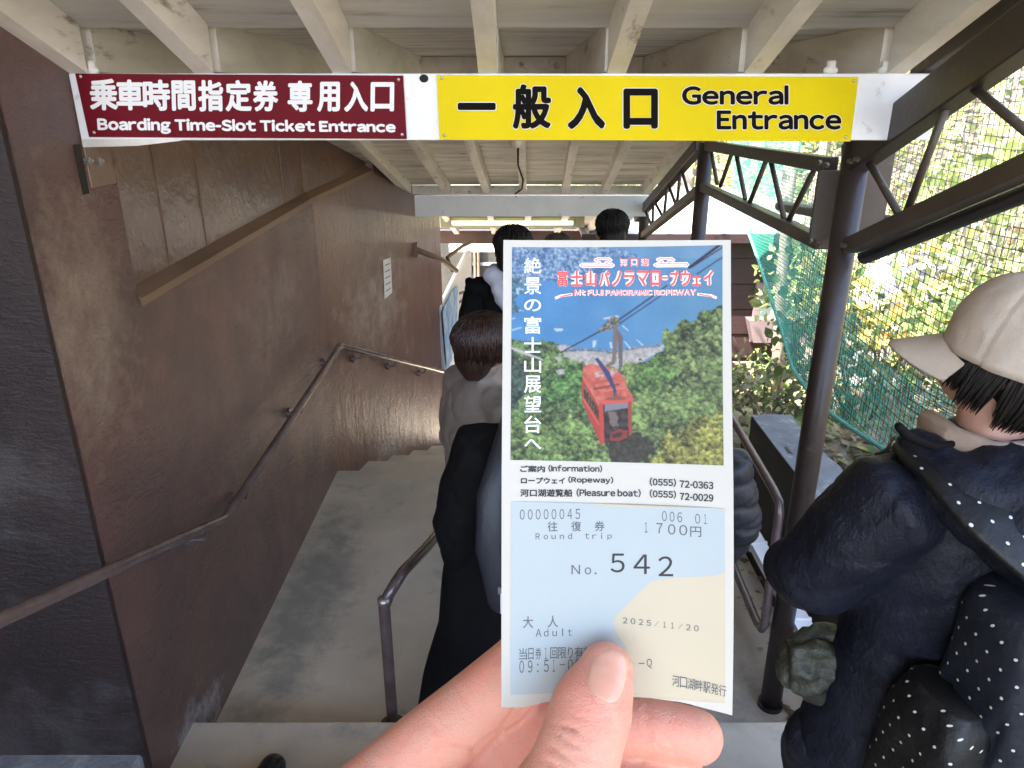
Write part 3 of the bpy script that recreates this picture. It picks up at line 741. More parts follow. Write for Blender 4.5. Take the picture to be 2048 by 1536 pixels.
nt_ = truss('near steel lattice truss rising from the post towards the viewer', (A - (B - A).normalized() * .07, B2), (C, D2), webs, (0.06, 0.10), (0.05, 0.045), A)
MB().tube([C + Vector((.05, 0, -.035)), D2 + Vector((.05, 0, -.035))], 0.022, 12).build('lower_pipe', M['steel_brown'], nt_, smooth=True)
MB().bar(P(1845, 132, 1.12), P(1845, 132, 1.12) + (P(2048, -2, 1.12) - P(1845, 132, 1.12)) * 3.2, 0.07, 0.075).build('edge_angle', M['steel_olive'], nt_, bevel=0.004)
for x, y in ((1703, 322), (1716, 318), (1690, 490)):
    c = P(x, y, 1.005); MB().tube([c, c + Vector((-.012, -.01, 0))], 0.008, 6).build('bolt', M['steel_olive'], nt_)
A, B = P(1662, 330), P(1418, 291); C, D = P(1645, 486), P(1404, 372)
zz = lambda x, y: P(1300 + x * .3652, y * .3652)
webs = [(zz(330, 800), zz(368, 1008)), (zz(455, 820), zz(385, 1020)), (zz(470, 830), zz(522, 1090)), (zz(640, 870), zz(540, 1125)), (zz(660, 872), zz(735, 1200)), (zz(895, 940), zz(745, 1235))]
lt = truss('level steel lattice truss between the two nearer posts', (A, B), (C, D), webs, (0.05, 0.05), (0.05, 0.045), A)
MB().tube([P(1560, 412, 1.35), P(1800, 448, 1.35)], 0.026, 12).build('tie_pipe', M['steel_olive'], lt, smooth=True)
for x, y in ((1640, 325), (1655, 330), (1622, 480), (1640, 490)):
    c = P(x, y, 1.0); MB().tube([c, c + Vector((-.014, -.012, 0))], 0.009, 6).build('bolt', M['steel_olive'], lt)
A, B = P(1400, 290), P(1274, 436); 
C, D = P(1398, 380), P(1283, 474)
z2 = lambda x, y: P(680 + x * .3906, 240 + y * .3906)
webs = [(z2(1745, 240), z2(1790, 400)), (z2(1745, 250), z2(1725, 430)), (z2(1680, 330), z2(1722, 440)), (z2(1675, 340), z2(1660, 480)), (z2(1612, 420), z2(1655, 500)), (z2(1605, 420), z2(1600, 545)), (z2(1565, 470), z2(1600, 550))]
truss('far steel lattice truss sloping down between the two farther posts', (A, B), (C, D), webs, (0.055, 0.07), (0.05, 0.045), A)

# ------------------------------------------------------------------ guard rail on the right, stair rail in the middle
gr = empty('guard_rail', (1.0, 2.4, 0), 'brown pipe guard rail looping along the right edge of the landing', 'railing')
GX = 0.985
top0, top1 = P(1568, 1012, GX), P(1460, 828, GX)
far = top0 + (top1 - top0) * 2.4
bt = P(1533, 1285, GX); bt2 = Vector((GX, far.y, bt.z + (top1.z - top0.z) * 2.4))
top0.y += .03
loop = [far] + [top0 + Vector((0, .08, .002)), top0 + Vector((0, .02, -.012)), top0 + Vector((0, 0, -.05))] + [Vector((GX, top0.y - .01, bt.z + .05)), Vector((GX, top0.y + .01, bt.z + .012)), Vector((GX, top0.y + .06, bt.z))] + [bt2]
MB().tube(loop, 0.017, 12, cap='round').build('loop_rail', M['rail_metal'], gr, smooth=True)
for Y in (2.86, 3.6, 4.2):
    MB().tube([(GX, Y, 0.0), (GX, Y, top0.z + (top1.z - top0.z) * (Y - top0.y) / (top1.y - top0.y))], 0.016, 10).build('rail_post', M['steel_brown'], gr, smooth=True)
gu = MB(); gu.box((1.10, 2.3, 0.36), (1.17, 4.5, 0.40)); 
for k in range(8): gu.box((1.096, 2.4 + .27 * k, 0.352), (1.174, 2.412 + .27 * k, 0.405))
tag(gu.build('cable_duct', M['white_board']), 'pale jointed duct running behind the guard rail beside the stone wall', 'duct')

mr = empty('middle_handrail', (-0.47, 2.27, 0), 'brown pipe stair rail bending over in the middle of the landing', 'handrail')
q0 = at(786, 1452, Z=0.0); q1 = at(779, 1215, Y=q0.y); q1.x = q0.x
q2 = at(792, 1165, Y=q0.y + .03); q3 = at(850, 1098, Y=2.62); q4 = q3 + (q3 - q2) * 1.6
MB().tube([q0, q0.lerp(q1, .5), q1, q1.lerp(q2, .5) + Vector((-.006, 0, 0)), q2, q2.lerp(q3, .25) + Vector((-.004, 0, .006)), q3, q4], 0.0215, 14, cap='round').build('rail', M['rail_metal'], mr, smooth=True)
MB().tube([q0, q0 + Vector((0, 0, .012))], 0.05, 16).build('base_flange', M['rail_metal'], mr)
MB().tube([q1 + Vector((0, 0, .02)), q1 + Vector((0, 0, .04))], 0.0235, 14).build('weld_collar', M['screw'], mr, smooth=True)

# ------------------------------------------------------------------ stone kerb wall with a dark side
sw = empty('low_stone_wall', (1.5, 3.5, 0), 'low wall with dark side and rough grey stone top beyond the guard rail', 'wall')
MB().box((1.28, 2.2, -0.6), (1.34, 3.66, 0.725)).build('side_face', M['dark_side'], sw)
tm = MB(); ny, nx_ = 26, 7
for j in range(ny + 1):
    Y = 2.2 + 1.47 * j / ny; wd = 0.30 + 0.14 * mnoise.noise(Vector((Y * 2.5, 3, 0))) + (.12 if Y > 3.9 else 0)
    for i in range(nx_ + 1):
        u = i / nx_; X = 1.281 + u * wd
        z = 0.729 + 0.03 * mnoise.noise(Vector((X * 6, Y * 6, 0))) * min(1, u * 3) - (0.35 * max(0, u - .78) / .22 * .6)
        tm.v.append((X, Y, z))
tm.f = [(j*(nx_+1)+i, j*(nx_+1)+i+1, (j+1)*(nx_+1)+i+1, (j+1)*(nx_+1)+i) for j in range(ny) for i in range(nx_)]
tm.build('stone_top', M['stone'], sw, smooth=True)

# ------------------------------------------------------------------ maroon timber house down the slope
ho = empty('timber_house', (2.2, 8.4, -2.4), 'dark maroon timber house with grey ribbed metal roof behind the stairs', 'house')
wl = MB(); HY = 8.3
z = -2.9
while z < 0.86:
    wl.add([(x, y, zz_) for x in (0.95, 3.3) for y, zz_ in ((HY, z), (HY - .012, z + .012), (HY + .004, z + .292), (HY + .05, z + .292), (HY + .05, z))],
           [(0,1,2,3,4), (9,8,7,6,5)] + [(i, (i+1) % 5, 5 + (i+1) % 5, 5 + i) for i in range(5)])
    z += 0.296
wl.box((0.95, HY + .051, -2.9), (3.3, 11.0, 0.88))
wl.build('wall', M['siding'], ho)
rf = MB(); rf.add([(x, y, z) for x in (0.75, 3.5) for y, z in ((HY - .25, 0.93), (11.2, 1.06), (11.2, 1.10), (HY - .25, 0.97))], [(0,1,2,3), (7,6,5,4)] + [(i, (i+1) % 4, 4 + (i+1) % 4, 4 + i) for i in range(4)])
x = 0.8
while x < 3.5: rf.add([(x + dx, y, z) for dx in (0, .03) for y, z in ((HY - .26, 0.972), (11.2, 1.102), (11.2, 1.14), (HY - .26, 1.01))], [(0,1,2,3), (7,6,5,4)] + [(i, (i+1) % 4, 4 + (i+1) % 4, 4 + i) for i in range(4)]); x += 0.29
rf.build('roof', M['metal_roof'], ho)
MB().box((0.75, HY - .27, 0.87), (3.5, HY - .24, 0.965)).build('eave_board', M['siding'], ho)
a, b = at(1512, 565, Y=HY - .02), at(1645, 682, Y=HY - .02)
wd = MB().box((a.x, HY - .06, b.z), (b.x, HY - .015, a.z)).build('window', M['pink_trim'], ho)
MB().box((a.x + .06, HY - .064, b.z + .05), (b.x - .06, HY - .061, a.z - .05)).build('pane', M['glass'], wd)
sl = at(1497, 640, Y=HY - .2); s2 = at(1540, 688, Y=HY - .2)
MB().prism([Vector((sl.x, HY - .22, sl.z)), Vector((sl.x + .08, HY - .22, s2.z + .02)), Vector((b.x, HY - .22, s2.z + .02)), Vector((b.x, HY - .22, sl.z))], (0, .155, 0)).build('sill', M['pink_trim'], wd)
c0, c1 = at(1440, 726, Y=HY - .06), at(1556, 724, Y=HY - .06)
MB().tube([c0, c1, c1 + Vector((.0, 0.02, -.04))], 0.016, 8).build('wall_pipe', M['pink_trim'], ho, smooth=True)
MB().tube([c1 + Vector((-.07, 0, 0)), c1 + Vector((.0, 0, 0))], 0.03, 8).build('pipe_fitting', M['pink_trim'], ho, smooth=True)

# ------------------------------------------------------------------ nets
NX = 1.62
def net_x(Y, z): return NX + 0.10 * math.sin(Y * 1.3 + .4) * math.cos(z * .9) + 0.06 * (2.4 - z) + 0.02 * mnoise.noise(Vector((Y * 2, z * 2, 0)))
edge_px = [(1455, 400), (1478, 480), (1505, 575), (1535, 660), (1565, 740), (1620, 803), (1690, 852), (1800, 926), (1950, 1030), (2100, 1130)]
EDGE = [at(x, y, X=NX) for x, y in edge_px]
ey = np.array([p.y for p in EDGE])[::-1]; ez = np.array([p.z for p in EDGE])[::-1]
def edge_z(Y): return float(np.interp(Y, ey, ez))
def net_mesh(mb, y0, y1, zlo, zhi, pitch, r, slant=0.0, seg=3, step=0.09):
    def strand(pts):
        if len(pts) > 1: mb.tube(pts, r, seg)
    n = int((y1 - y0) / pitch)
    for i in range(n + 1):
        Y = y0 + i * pitch; pts = []; z = zlo(Y)
        while z < zhi(Y) + 1e-6:
            yy = Y + slant * (z - 1) + .012 * mnoise.noise(Vector((Y * 3, z * 2, 5)))
            pts.append((net_x(yy, z), yy, z)); z += step
        strand(pts)
    z = -1.0
    while z < 3.6:
        pts = []; Y = y0
        while Y <= y1 + 1e-6:
            zz_ = z + .05 * math.sin(Y * 1.7) + .015 * mnoise.noise(Vector((Y * 2, z * 3, 9)))
            if zlo(Y) <= zz_ <= zhi(Y): pts.append((net_x(Y, zz_), Y, zz_))
            else: strand(pts); pts = []
            Y += step
        strand(pts); z += pitch
mb = MB(); net_mesh(mb, 0.9, 4.3, lambda Y: edge_z(Y) + 0.02, lambda Y: 3.3, 0.036, 0.0018)
tag(mb.build('black_net', M['net_black']), 'black square mesh safety net hanging outside the posts', 'net')
def green_top(Y): 
    return edge_z(Y) + (0.42 if Y < 3.2 else 0.42 + (Y - 3.2) * 0.75 if Y < 4.6 else 1.5)
mb = MB(); net_mesh(mb, 1.6, float(ey[-1]) - .02, edge_z, lambda Y: min(green_top(Y), 2.4), 0.022, 0.0019, slant=0.12)
gn = tag(mb.build('green_net', M['net_green']), 'fine green safety net along the slanting lower edge of the black net', 'net')
mb = MB(); mb.tube([(net_x(p.y, p.z) - .004, p.y, p.z) for p in EDGE], 0.011, 8); mb.build('edge_rope', M['rope_green'], gn, smooth=True)

# ================================================================== PLANTS
def tinted(name, V, F, C, m, parent=None):
    me = bpy.data.meshes.new(name)
    me.from_pydata([tuple(v) for v in V], [], F)
    at_ = me.attributes.new('tint', 'FLOAT_COLOR', 'POINT')
    buf = np.ones((len(V), 4), np.float32); buf[:, :3] = C
    at_.data.foreach_set('color', buf.ravel())
    return link(name, me, m, parent)
nprng = np.random.default_rng(5)
PAL = {
 'yellow': [(0.60, 0.54, 0.16), (0.52, 0.50, 0.18), (0.66, 0.52, 0.16), (0.42, 0.46, 0.16)],
 'green': [(0.20, 0.29, 0.09), (0.26, 0.35, 0.11), (0.14, 0.22, 0.08), (0.36, 0.40, 0.13)],
 'lime': [(0.40, 0.48, 0.15), (0.32, 0.42, 0.13), (0.50, 0.52, 0.19)],
 'orange': [(0.55, 0.36, 0.20), (0.60, 0.46, 0.24), (0.50, 0.38, 0.26), (0.56, 0.50, 0.24)],
 'pale': [(0.32, 0.34, 0.20), (0.24, 0.29, 0.12), (0.42, 0.39, 0.27), (0.18, 0.22, 0.09)],
 'litter': [(0.34, 0.25, 0.16), (0.26, 0.18, 0.11), (0.42, 0.34, 0.22), (0.18, 0.14, 0.09), (0.30, 0.30, 0.16)],
}
def leaf_cloud(name, centres, n, spread, size, pal, parent=None, up=0.3, flat=1.0):
    """n leaf blades gathered in clumps round the given centres"""
    c = np.array([tuple(p) for p in centres]); k = len(c)
    idx = nprng.integers(0, k, n)
    off = nprng.normal(0, 1, (n, 3)); off /= np.maximum(1.0, np.linalg.norm(off, axis=1, keepdims=True) / 1.6)
    sp = spread * (0.6 + 0.8 * nprng.random(k))[idx][:, None]
    pos = c[idx] + off * sp * np.array([1, 1, flat])
    d = nprng.normal(0, 1, (n, 3)); d[:, 2] -= up; d /= np.linalg.norm(d, axis=1, keepdims=True)
    e = np.cross(d, nprng.normal(0, 1, (n, 3))); e /= np.linalg.norm(e, axis=1, keepdims=True)
    s = size * .85 * (0.5 + 0.9 * nprng.random(n))[:, None]; w = s * 0.36
    nn = np.cross(d, e)
    V = np.stack([pos, pos + d*s*.28 + e*w*.85 + nn*s*.07, pos + d*s*.62 + e*w*.80 + nn*s*.05, pos + d*s - nn*s*.10, pos + d*s*.62 - e*w*.80 + nn*s*.05, pos + d*s*.28 - e*w*.85 + nn*s*.07, pos + d*s*.3, pos + d*s*.64 - nn*s*.02], 1).reshape(-1, 3)
    F = [q for i in range(0, 8*n, 8) for q in ((i, i+1, i+6), (i+1, i+2, i+7, i+6), (i+2, i+3, i+7), (i+3, i+4, i+7), (i+4, i+5, i+6, i+7), (i+5, i, i+6))]
    P = np.array(PAL[pal]); pc = P[(idx * 7 + nprng.integers(0, 2, n)) % len(P)] * (0.35 + 0.85 * nprng.random((n, 1)))
    return tinted(name, V, F, np.repeat(pc, 8, 0), M['leaf'], parent)
def tree(label, X, Y, h, pal, crown_r, n, size, barkm='bark', r0=0.09, first=0.35, lean=(0, 0), group='autumn trees beyond the net'):
    z0 = hill(X, Y) - 0.1
    t = empty('tree', (X, Y, z0), label, 'tree', group)
    rr = random.Random(int(X * 100 + Y * 10))
    m = MB(); pts = []
    for i in range(9):
        u = i / 8
        pts.append(Vector((X + lean[0]*u + .12*math.sin(u*5 + X), Y + lean[1]*u + .10*math.cos(u*4 + Y), z0 + h*u)))
    m.tube(pts, [r0 * (1 - .85 * i / 8) for i in range(9)], 10)
    cents = []
    for k in range(15):
        u = first + (1 - first) * (k + rr.random()) / 15
        i = min(7, int(u * 8)); p = pts[i].lerp(pts[i+1], u*8 - i)
        a = k * 2.4 + rr.random(); L = crown_r * (0.55 + .6 * rr.random()) * (1.15 - .6 * u)
        q = p + Vector((math.cos(a), math.sin(a), .35 + .5 * rr.random())) * L
        mid = p.lerp(q, .5) + Vector((0, 0, -.08 * L))
        m.tube([p, mid, q], [r0 * .35 * (1.1 - u), r0 * .2, r0 * .06], 6)
        for s in range(6):
            w_ = mid.lerp(q, rr.random() * 1.1) + Vector((rr.gauss(0, 1), rr.gauss(0, 1), rr.gauss(0, .8))) * L * .33
            cents.append(w_)
            if s < 6: m.tube([mid.lerp(q, .4 + .15 * s), w_], [r0 * .09, r0 * .03], 4)
    m.build('trunk', M[barkm], t, smooth=True)
    leaf_cloud('crown', cents, n, crown_r * .17, size, pal, t)
    return t
tree('thin yellow leaved tree rising behind the level truss', 2.5, 6.6, 5.2, 'yellow', 1.2, 3600, 0.08, r0=.06, first=.58)
tree('pale trunked tree with sparse lime leaves at the right of the net', 3.95, 5.9, 6.0, 'lime', 1.3, 2600, 0.075, 'pale_bark', r0=.06, lean=(.3, 0))
tree('leaning pale trunked tree with scattered orange leaves above the cap', 4.6, 7.1, 6.5, 'orange', 1.4, 2200, 0.08, 'pale_bark', r0=.07, lean=(-.7, .3))
tree('bushy green yellow tree between the maroon house and the near post', 3.7, 9.2, 6.0, 'lime', 1.7, 5200, 0.10, r0=.10)
tree('broad yellow tree standing beyond the maroon house roof', 3.2, 13.5, 8.5, 'yellow', 2.6, 3600, 0.14, r0=.14)
tree('orange brown tree far behind the near truss', 7.0, 11.0, 8.0, 'orange', 2.3, 2600, 0.12, r0=.12)
tree('pale leafed tree at the far right of the slope', 8.8, 9.0, 7.5, 'pale', 2.0, 2200, 0.11, 'pale_bark', r0=.11)
tree('tall dull green tree behind all others on the slope', 6.0, 17.0, 11.0, 'green', 3.4, 3200, 0.18, r0=.2)
tree('pale trunked tree close to the net on the far right', 3.7, 3.9, 5.6, 'pale', 1.1, 2000, 0.07, 'pale_bark', r0=.05, first=.45)
tree('tall yellow tree behind the far posts and house roof', 1.2, 17.5, 10.0, 'yellow', 3.2, 3200, 0.17, r0=.2)

def shrub(label, X, Y, h, r, pal, n, size, group='shrubs on the slope behind the net'):
    z0 = hill(X, Y)
    t = empty('shrub', (X, Y, z0), label, 'shrub', group)
    rr = random.Random(int(X*77 + Y*13)); m = MB(); cents = []
    for k in range(11):
        a = k * 2.4; L = r * (0.3 + .7 * rr.random())
        q = Vector((X + math.cos(a) * L, Y + math.sin(a) * L, z0 + h * (0.35 + .65 * rr.random())))
        m.tube([(X + math.cos(a) * .05, Y + math.sin(a) * .05, z0 - .08), Vector((X, Y, z0)).lerp(q, .55) + Vector((0, 0, .1 * h)), q], [.012, .009, .004], 5)
        cents += [q, Vector((X, Y, z0)).lerp(q, .7) + Vector((0, 0, .08))]
    m.build('stem', M['bark'], t, smooth=True)
    leaf_cloud('leaves', cents, n, r * .22, size, pal, t)
shrub('pale leaved shrub against the maroon house wall', 2.3, 7.0, .40, .5, 'green', 500, .075)
shrub('pale low shrub above the stone wall end', 1.95, 5.2, .55, .5, 'pale', 700, .07)
shrub('bright yellow leaved shrub behind the net near the brim of the cap', 2.62, 4.75, 1.0, .6, 'yellow', 420, .11)
shrub('green broad leaved shrub behind the near post', 2.35, 4.6, 1.1, .7, 'green', 800, .09)
shrub('lime green climbing shrub by the grey boulder', 3.5, 5.5, 2.0, .7, 'lime', 520, .12)
shrub('dull green shrub low behind the green net', 2.6, 3.75, .8, .6, 'green', 800, .065)
shrub('pale dry shrub beside the cap', 3.25, 4.4, 1.0, .7, 'pale', 1000, .06)
shrub('orange shrub down the slope behind the boulder', 4.8, 8.2, 1.8, 1.1, 'orange', 1300, .10)
shrub('rust coloured low shrub at the foot of the slope', 2.2, 3.1, .5, .45, 'litter', 600, .055)
shrub('yellow green shrub lower down the slope', 3.6, 7.3, 1.6, 1.0, 'lime', 1300, .10)

# grey boulder
b0 = at(1820, 575, Y=5.9)
bo = MB(); bo.ell((b0.x, b0.y, b0.z), (0.42, .30, .30), 28, Matrix.Rotation(R(-12), 3, 'Y')); bo.box((b0.x - .3, b0.y - .2, hill(b0.x, b0.y) - .2), (b0.x + .3, b0.y + .25, b0.z))
me = union(bo, .03, 6); displace(me, lambda c, n: .06 * mnoise.noise(c * 3) + .02 * mnoise.noise(c * 9))
tag(link('boulder', me, M['stone']), 'large grey boulder on the slope behind the black net', 'boulder')
# fallen leaves and ground cover on the slope
V, F, C = [], [], []
for i in range(9000):
    u = rng.random(); Y = 2.0 + 9 * rng.random() ** 1.4; X = 1.6 + 5.0 * rng.random() ** 1.3
    p = Vector((X, Y, hill(X, Y) + .012 + .05 * rng.random() ** 3)); s = .05 + .05 * rng.random()
    a = rng.random() * 6.28; d = Vector((math.cos(a), math.sin(a), rng.gauss(0, .35))) * s; e = Vector((-math.sin(a), math.cos(a), rng.gauss(0, .35))) * s * .38
    k = len(V); V += [p, p + d*.5 + e, p + d, p + d*.5 - e]; F.append((k, k+1, k+2, k+3))
    pal = PAL['litter'] if rng.random() < .72 else PAL['green']
    C += [pal[rng.randrange(len(pal))]] * 4
tag(tinted('fallen_leaves', V, F, np.array(C), M['leaf']), None, None, kind='stuff')
V, F, C = [], [], []
for i in range(90):
    if rng.random() < .5: X, Y, z = 1.1 + .16 * rng.random(), 2.0 + 2.3 * rng.random(), .006
    else: X, Y, z = 1.3 + .25 * rng.random(), 2.3 + 2.2 * rng.random(), .63
    if X < 1.2 and Y < 2.13: z = .166
    p = Vector((X, Y, z + .004)); s = .03 + .03 * rng.random(); a = rng.random() * 6.28
    d = Vector((math.cos(a), math.sin(a), .3 * rng.random())) * s; e = Vector((-math.sin(a), math.cos(a), .2)) * s * .4
    k = len(V); V += [p, p + d*.5 + e, p + d, p + d*.5 - e]; F.append((k, k+1, k+2, k+3))
    C += [PAL['litter'][rng.randrange(5)]] * 4
tag(tinted('dry_leaves', V, F, np.array(C), M['leaf']), None, None, kind='stuff')
# wooded slope closing the view
V_c = []
for i in range(420):
    X = 1 + 24 * rng.random(); Y = 19 + 12 * rng.random(); V_c.append((X, Y, hill(X, Y) + 2.2 * rng.random()))
tag(leaf_cloud('distant_woods', V_c, 9000, .9, .32, 'pale'), None, None, kind='stuff')
V_c = [(1 + 24 * rng.random(), 20 + 12 * rng.random(), 0) for i in range(300)]
V_c = [(x, y, hill(x, y) + 2.5 * rng.random()) for x, y, _ in V_c]
tag(leaf_cloud('distant_forest', V_c, 7000, .9, .32, 'green'), None, None, kind='stuff')

# ================================================================== PEOPLE
def Rz(a): return Matrix.Rotation(a, 3, 'Z')
class Figure:
    """a clothed standing person; local frame faces +Y, x to the person's right, origin between the feet"""
    def __init__(s, label, loc, h, yaw, head_yaw=0.0, head_tilt=0.0, arms=None, skin='skin_face', stance=0.09, lean=0.0, neck=0.0):
        s.k = h / 1.7; s.loc = Vector(loc); s.M = Rz(yaw)
        s.hc = Vector((0, 0.015 + lean, 1.565 + neck)); s.hr = Rz(head_yaw) @ Matrix.Rotation(head_tilt, 3, 'X')
        s.lean = lean
        k = s.k; m = MB()
        Wp = s.W
        def tube(pts, rad, seg=16, flat=None): m.tube([Wp(p) for p in pts], [r * k for r in rad], seg, flat, cap='round')
        def ring(secs): m.rings([(Wp(c), s.M @ Vector((rx * k, 0, 0)), s.M @ Vector((0, ry * k, 0))) for c, rx, ry in secs], 24)
        L = lean
        ring([((0, 0, .80), .10, .09), ((0, 0, .86), .160, .115), ((0, 0, .95), .160, .115), ((0, L*.3, 1.06), .135, .10), ((0, L*.6, 1.22), .160, .115),
              ((0, L*.8, 1.34), .170, .10), ((0, L*.9, 1.405), .120, .075), ((0, L, 1.44), .062, .062), ((0, L + .01, 1.50), .056, .060)])
        H = lambda v: s.hc + s.hr @ Vector(v)
        # head: skull, jaw, nose, ears
        def hell(c, r):
            m.ell(Wp(H(c)), tuple(q * k for q in r), 20, s.M @ s.hr)
        hell((0, -.012, .03), (.077, .095, .088)); hell((0, .022, -.035), (.060, .072, .078)); hell((0, .045, -.075), (.034, .036, .028))
        m.tube([Wp(H((0, .085, .012))), Wp(H((0, .108, -.020)))], [.009 * k, .014 * k], 10, cap='round')
        for sx in (-1, 1):
            hell((sx * .079, -.002, -.010), (.010, .020, .033))
        tube([(0, L, 1.40), (0, L + .012, 1.52 + neck)], [.060, .056])
        s.arms = arms or {-1: [(-.19, 0, 1.375), (-.235, -.02, 1.11), (-.225, .06, .87)], 1: [(.19, 0, 1.375), (.235, -.02, 1.11), (.225, .06, .87)]}
        for sx, (a, b, c) in s.arms.items():
            a, b, c = Vector(a), Vector(b), Vector(c)
            tube([a.lerp(Vector((0, L * .8, 1.36)), .25), a, a.lerp(b, .5), b, b.lerp(c, .5), c], [.06, .055, .047, .040, .036, .027])
            d = (c - b).normalized(); side = Vector((0, 1, 0)) if abs(d.y) < .7 else Vector((0, 0, 1)); side = (side - d * side.dot(d)).normalized(); nn = d.cross(side)
            tube([c, c + d * .05, c + d * .09], [.027, .034, .034], 12, (s.M @ nn, .5))
            for q, (o, ln) in enumerate(((-.030, .060), (-.010, .072), (.010, .068), (.029, .052))):
                base = c + d * .088 + side * -o
                tube([base, base + d * ln * .5 + nn * .004, base + d * ln * .85 + nn * .016], [.0085, .008, .0065], 8)
            tube([c + d * .03 + side * .028, c + d * .06 + side * .052, c + d * .09 + side * .058], [.012, .010, .008], 8)
        s.legs = {sx: [(sx * .085, 0, .86), (sx * (stance + .005), .012, .47), (sx * stance, -.02, .08)] for sx in (-1, 1)}
        for sx, pts in s.legs.items():
            tube(pts[:1] + [Vector(pts[0]).lerp(Vector(pts[1]), .5)] + pts[1:2] + [Vector(pts[1]).lerp(Vector(pts[2]), .35)] + pts[2:], [.082, .072, .052, .054, .036])
            tube([(sx * stance, -.03, .045), (sx * (stance + .015), .12, .03)], [.036, .030])
        s.root = link('person', union(m, .011, 3), M[skin], smooth=True); s.root['label'] = label; s.root['category'] = 'person'
        # face details
        for sx in (-1, 1):
            e = MB(); e.ell(Wp(H((sx * .030, .078, .020))), (.012 * k, .010 * k, .007 * k), 12, s.M @ s.hr); e.build('eye', M['eye_white'], s.root, smooth=True)
        e = MB(); e.ell(Wp(H((0, .088, -.050))), (.022 * k, .010 * k, .007 * k), 12, s.M @ s.hr); e.build('mouth', M['lip'], s.root, smooth=True)
        s.H = H
    def W(s, p): return s.loc + s.M @ (Vector(p) * s.k)
    def part(s, name, fn, m, voxel=.012, smooth=3, disp=None, parent=None):
        mb = MB(); fn(mb)
        me = union(mb, voxel, smooth)
        if disp: displace(me, disp)
        return link(name, me, M[m], parent or s.root, smooth=True)
    def ring(s, mb, secs, seg=28): mb.rings([(s.W(c), s.M @ Vector((rx * s.k, 0, 0)), s.M @ Vector((0, ry * s.k, 0))) for c, rx, ry in secs], seg)
    def tube(s, mb, pts, rad, seg=16, flat=None): mb.tube([s.W(p) for p in pts], [r * s.k for r in rad], seg, flat, cap='round')
    def shoes(s, m='shoe_black'):
        for sx, pts in s.legs.items():
            a = Vector(pts[2])
            s.part('shoe', lambda mb: (s.tube(mb, [(a.x, -.06, .05), (a.x + sx * .006, .06, .045), (a.x + sx * .014, .15, .036)], [.046, .046, .038], 16, (Vector((0, 0, 1)), .95)),
                                       mb.add(*_slab(s, a.x, sx))), m, .009, 2)
    def trousers(s, m='trouser', flare=1.0):
        def fn(mb):
            s.ring(mb, [((0, 0, .78), .13, .11), ((0, 0, .86), .178, .130), ((0, 0, 1.0), .170, .125)])
            for sx, pts in s.legs.items():
                p = [Vector(q) for q in pts]
                s.tube(mb, [p[0], p[0].lerp(p[1], .5), p[1], p[1].lerp(p[2], .5), p[2] + Vector((0, .005, 0))], [.098, .088, .072 * flare, .068 * flare, .062 * flare])
        s.part('trousers', fn, m, .013, 3, lambda c, n: .008 * mnoise.noise(Vector((c.x*12, c.y*12, c.z*7))))
    def jacket(s, m, hem=.80, puff=1.0, collar=True, quilt=None, fold=.010, flare=None, hood=False, sleeve=1.0):
        L = s.lean
        def fn(mb):
            f = flare or .19
            s.ring(mb, [((0, 0, hem), f * puff, .150 * puff), ((0, 0, hem + .05), (f + .005) * puff, .155 * puff), ((0, L*.3, 1.05), .178 * puff, .140 * puff), ((0, L*.6, 1.22), .195 * puff, .148 * puff),
                        ((0, L*.8, 1.34), .205 * puff, .130 * puff), ((0, L*.85, 1.40), .155 * puff, .100 * puff), ((0, L*.95, 1.445), .085, .080), ((0, L, 1.48), .080, .080)])
            for sx, (a, b, c) in s.arms.items():
                a, b, c = Vector(a), Vector(b), Vector(c)
                s.tube(mb, [a.lerp(Vector((0, L*.8, 1.33)), .35), a, a.lerp(b, .5), b, b.lerp(c, .5), c.lerp(b, .03)], [.085 * puff, .083 * puff * sleeve, .075 * puff * sleeve, .068 * puff * sleeve, .060 * puff * sleeve, .047 * puff * sleeve])
            if collar: mb.rings([(s.W((0, L + .004, 1.46)), s.M @ Vector((.082 * s.k, 0, 0)), s.M @ Vector((0, .084 * s.k, 0))), (s.W((0, L + .006, 1.525)), s.M @ Vector((.078 * s.k, 0, 0)), s.M @ Vector((0, .082 * s.k, 0)))], 24)
            if hood:
                s.tube(mb, [(-.12, L - .05, 1.43), (-.085, L - .13, 1.43), (0, L - .165, 1.41), (.085, L - .13, 1.43), (.12, L - .05, 1.43)], [.045, .058, .068, .058, .045])
        def dp(c, n):
            v = fold * mnoise.noise(Vector((c.x*9, c.y*9, c.z*5))) + fold * .7 * mnoise.noise(Vector((c.x*22 + c.z*9, c.y*22, c.z*13)))
            w_ = abs(mnoise.noise(Vector((c.x*7 - c.z*6, c.y*7, c.z*9 + 3))))
            v -= fold * .9 * max(0, 1 - w_ * 7)
            if quilt: v += quilt[1] * (abs(math.sin(c.z * math.pi / quilt[0] + .35 * mnoise.noise(c * 6))) ** .55 - .7)
            return v
        return s.part('jacket', fn, m, .0095, 2, dp)
    def hair(s, m, locks=260, length=.10, vol=1.0, back=0.0, fringe=True, nape=-.085):
        H = s.H; k = s.k; rr = random.Random(int(s.loc.x * 1000) + 3)
        base = MB()
        base.ell(s.W(H((0, -.020, .045))), (.089 * k * vol, .104 * k * vol, .092 * k * vol), 24, s.M @ s.hr)
        base.ell(s.W(H((0, -.062, -.018))), (.076 * k * vol, .062 * k * vol, .085 * k * vol), 24, s.M @ s.hr)
        me = union(base, .009, 4); displace(me, lambda c, n: .006 * mnoise.noise(Vector((c.x*30, c.y*30, c.z*8))) + .003 * mnoise.noise(Vector((c.x*80, c.y*80, c.z*14))))
        cap_o = link('hair', me, M[m], s.root, smooth=True)
        mb = MB()
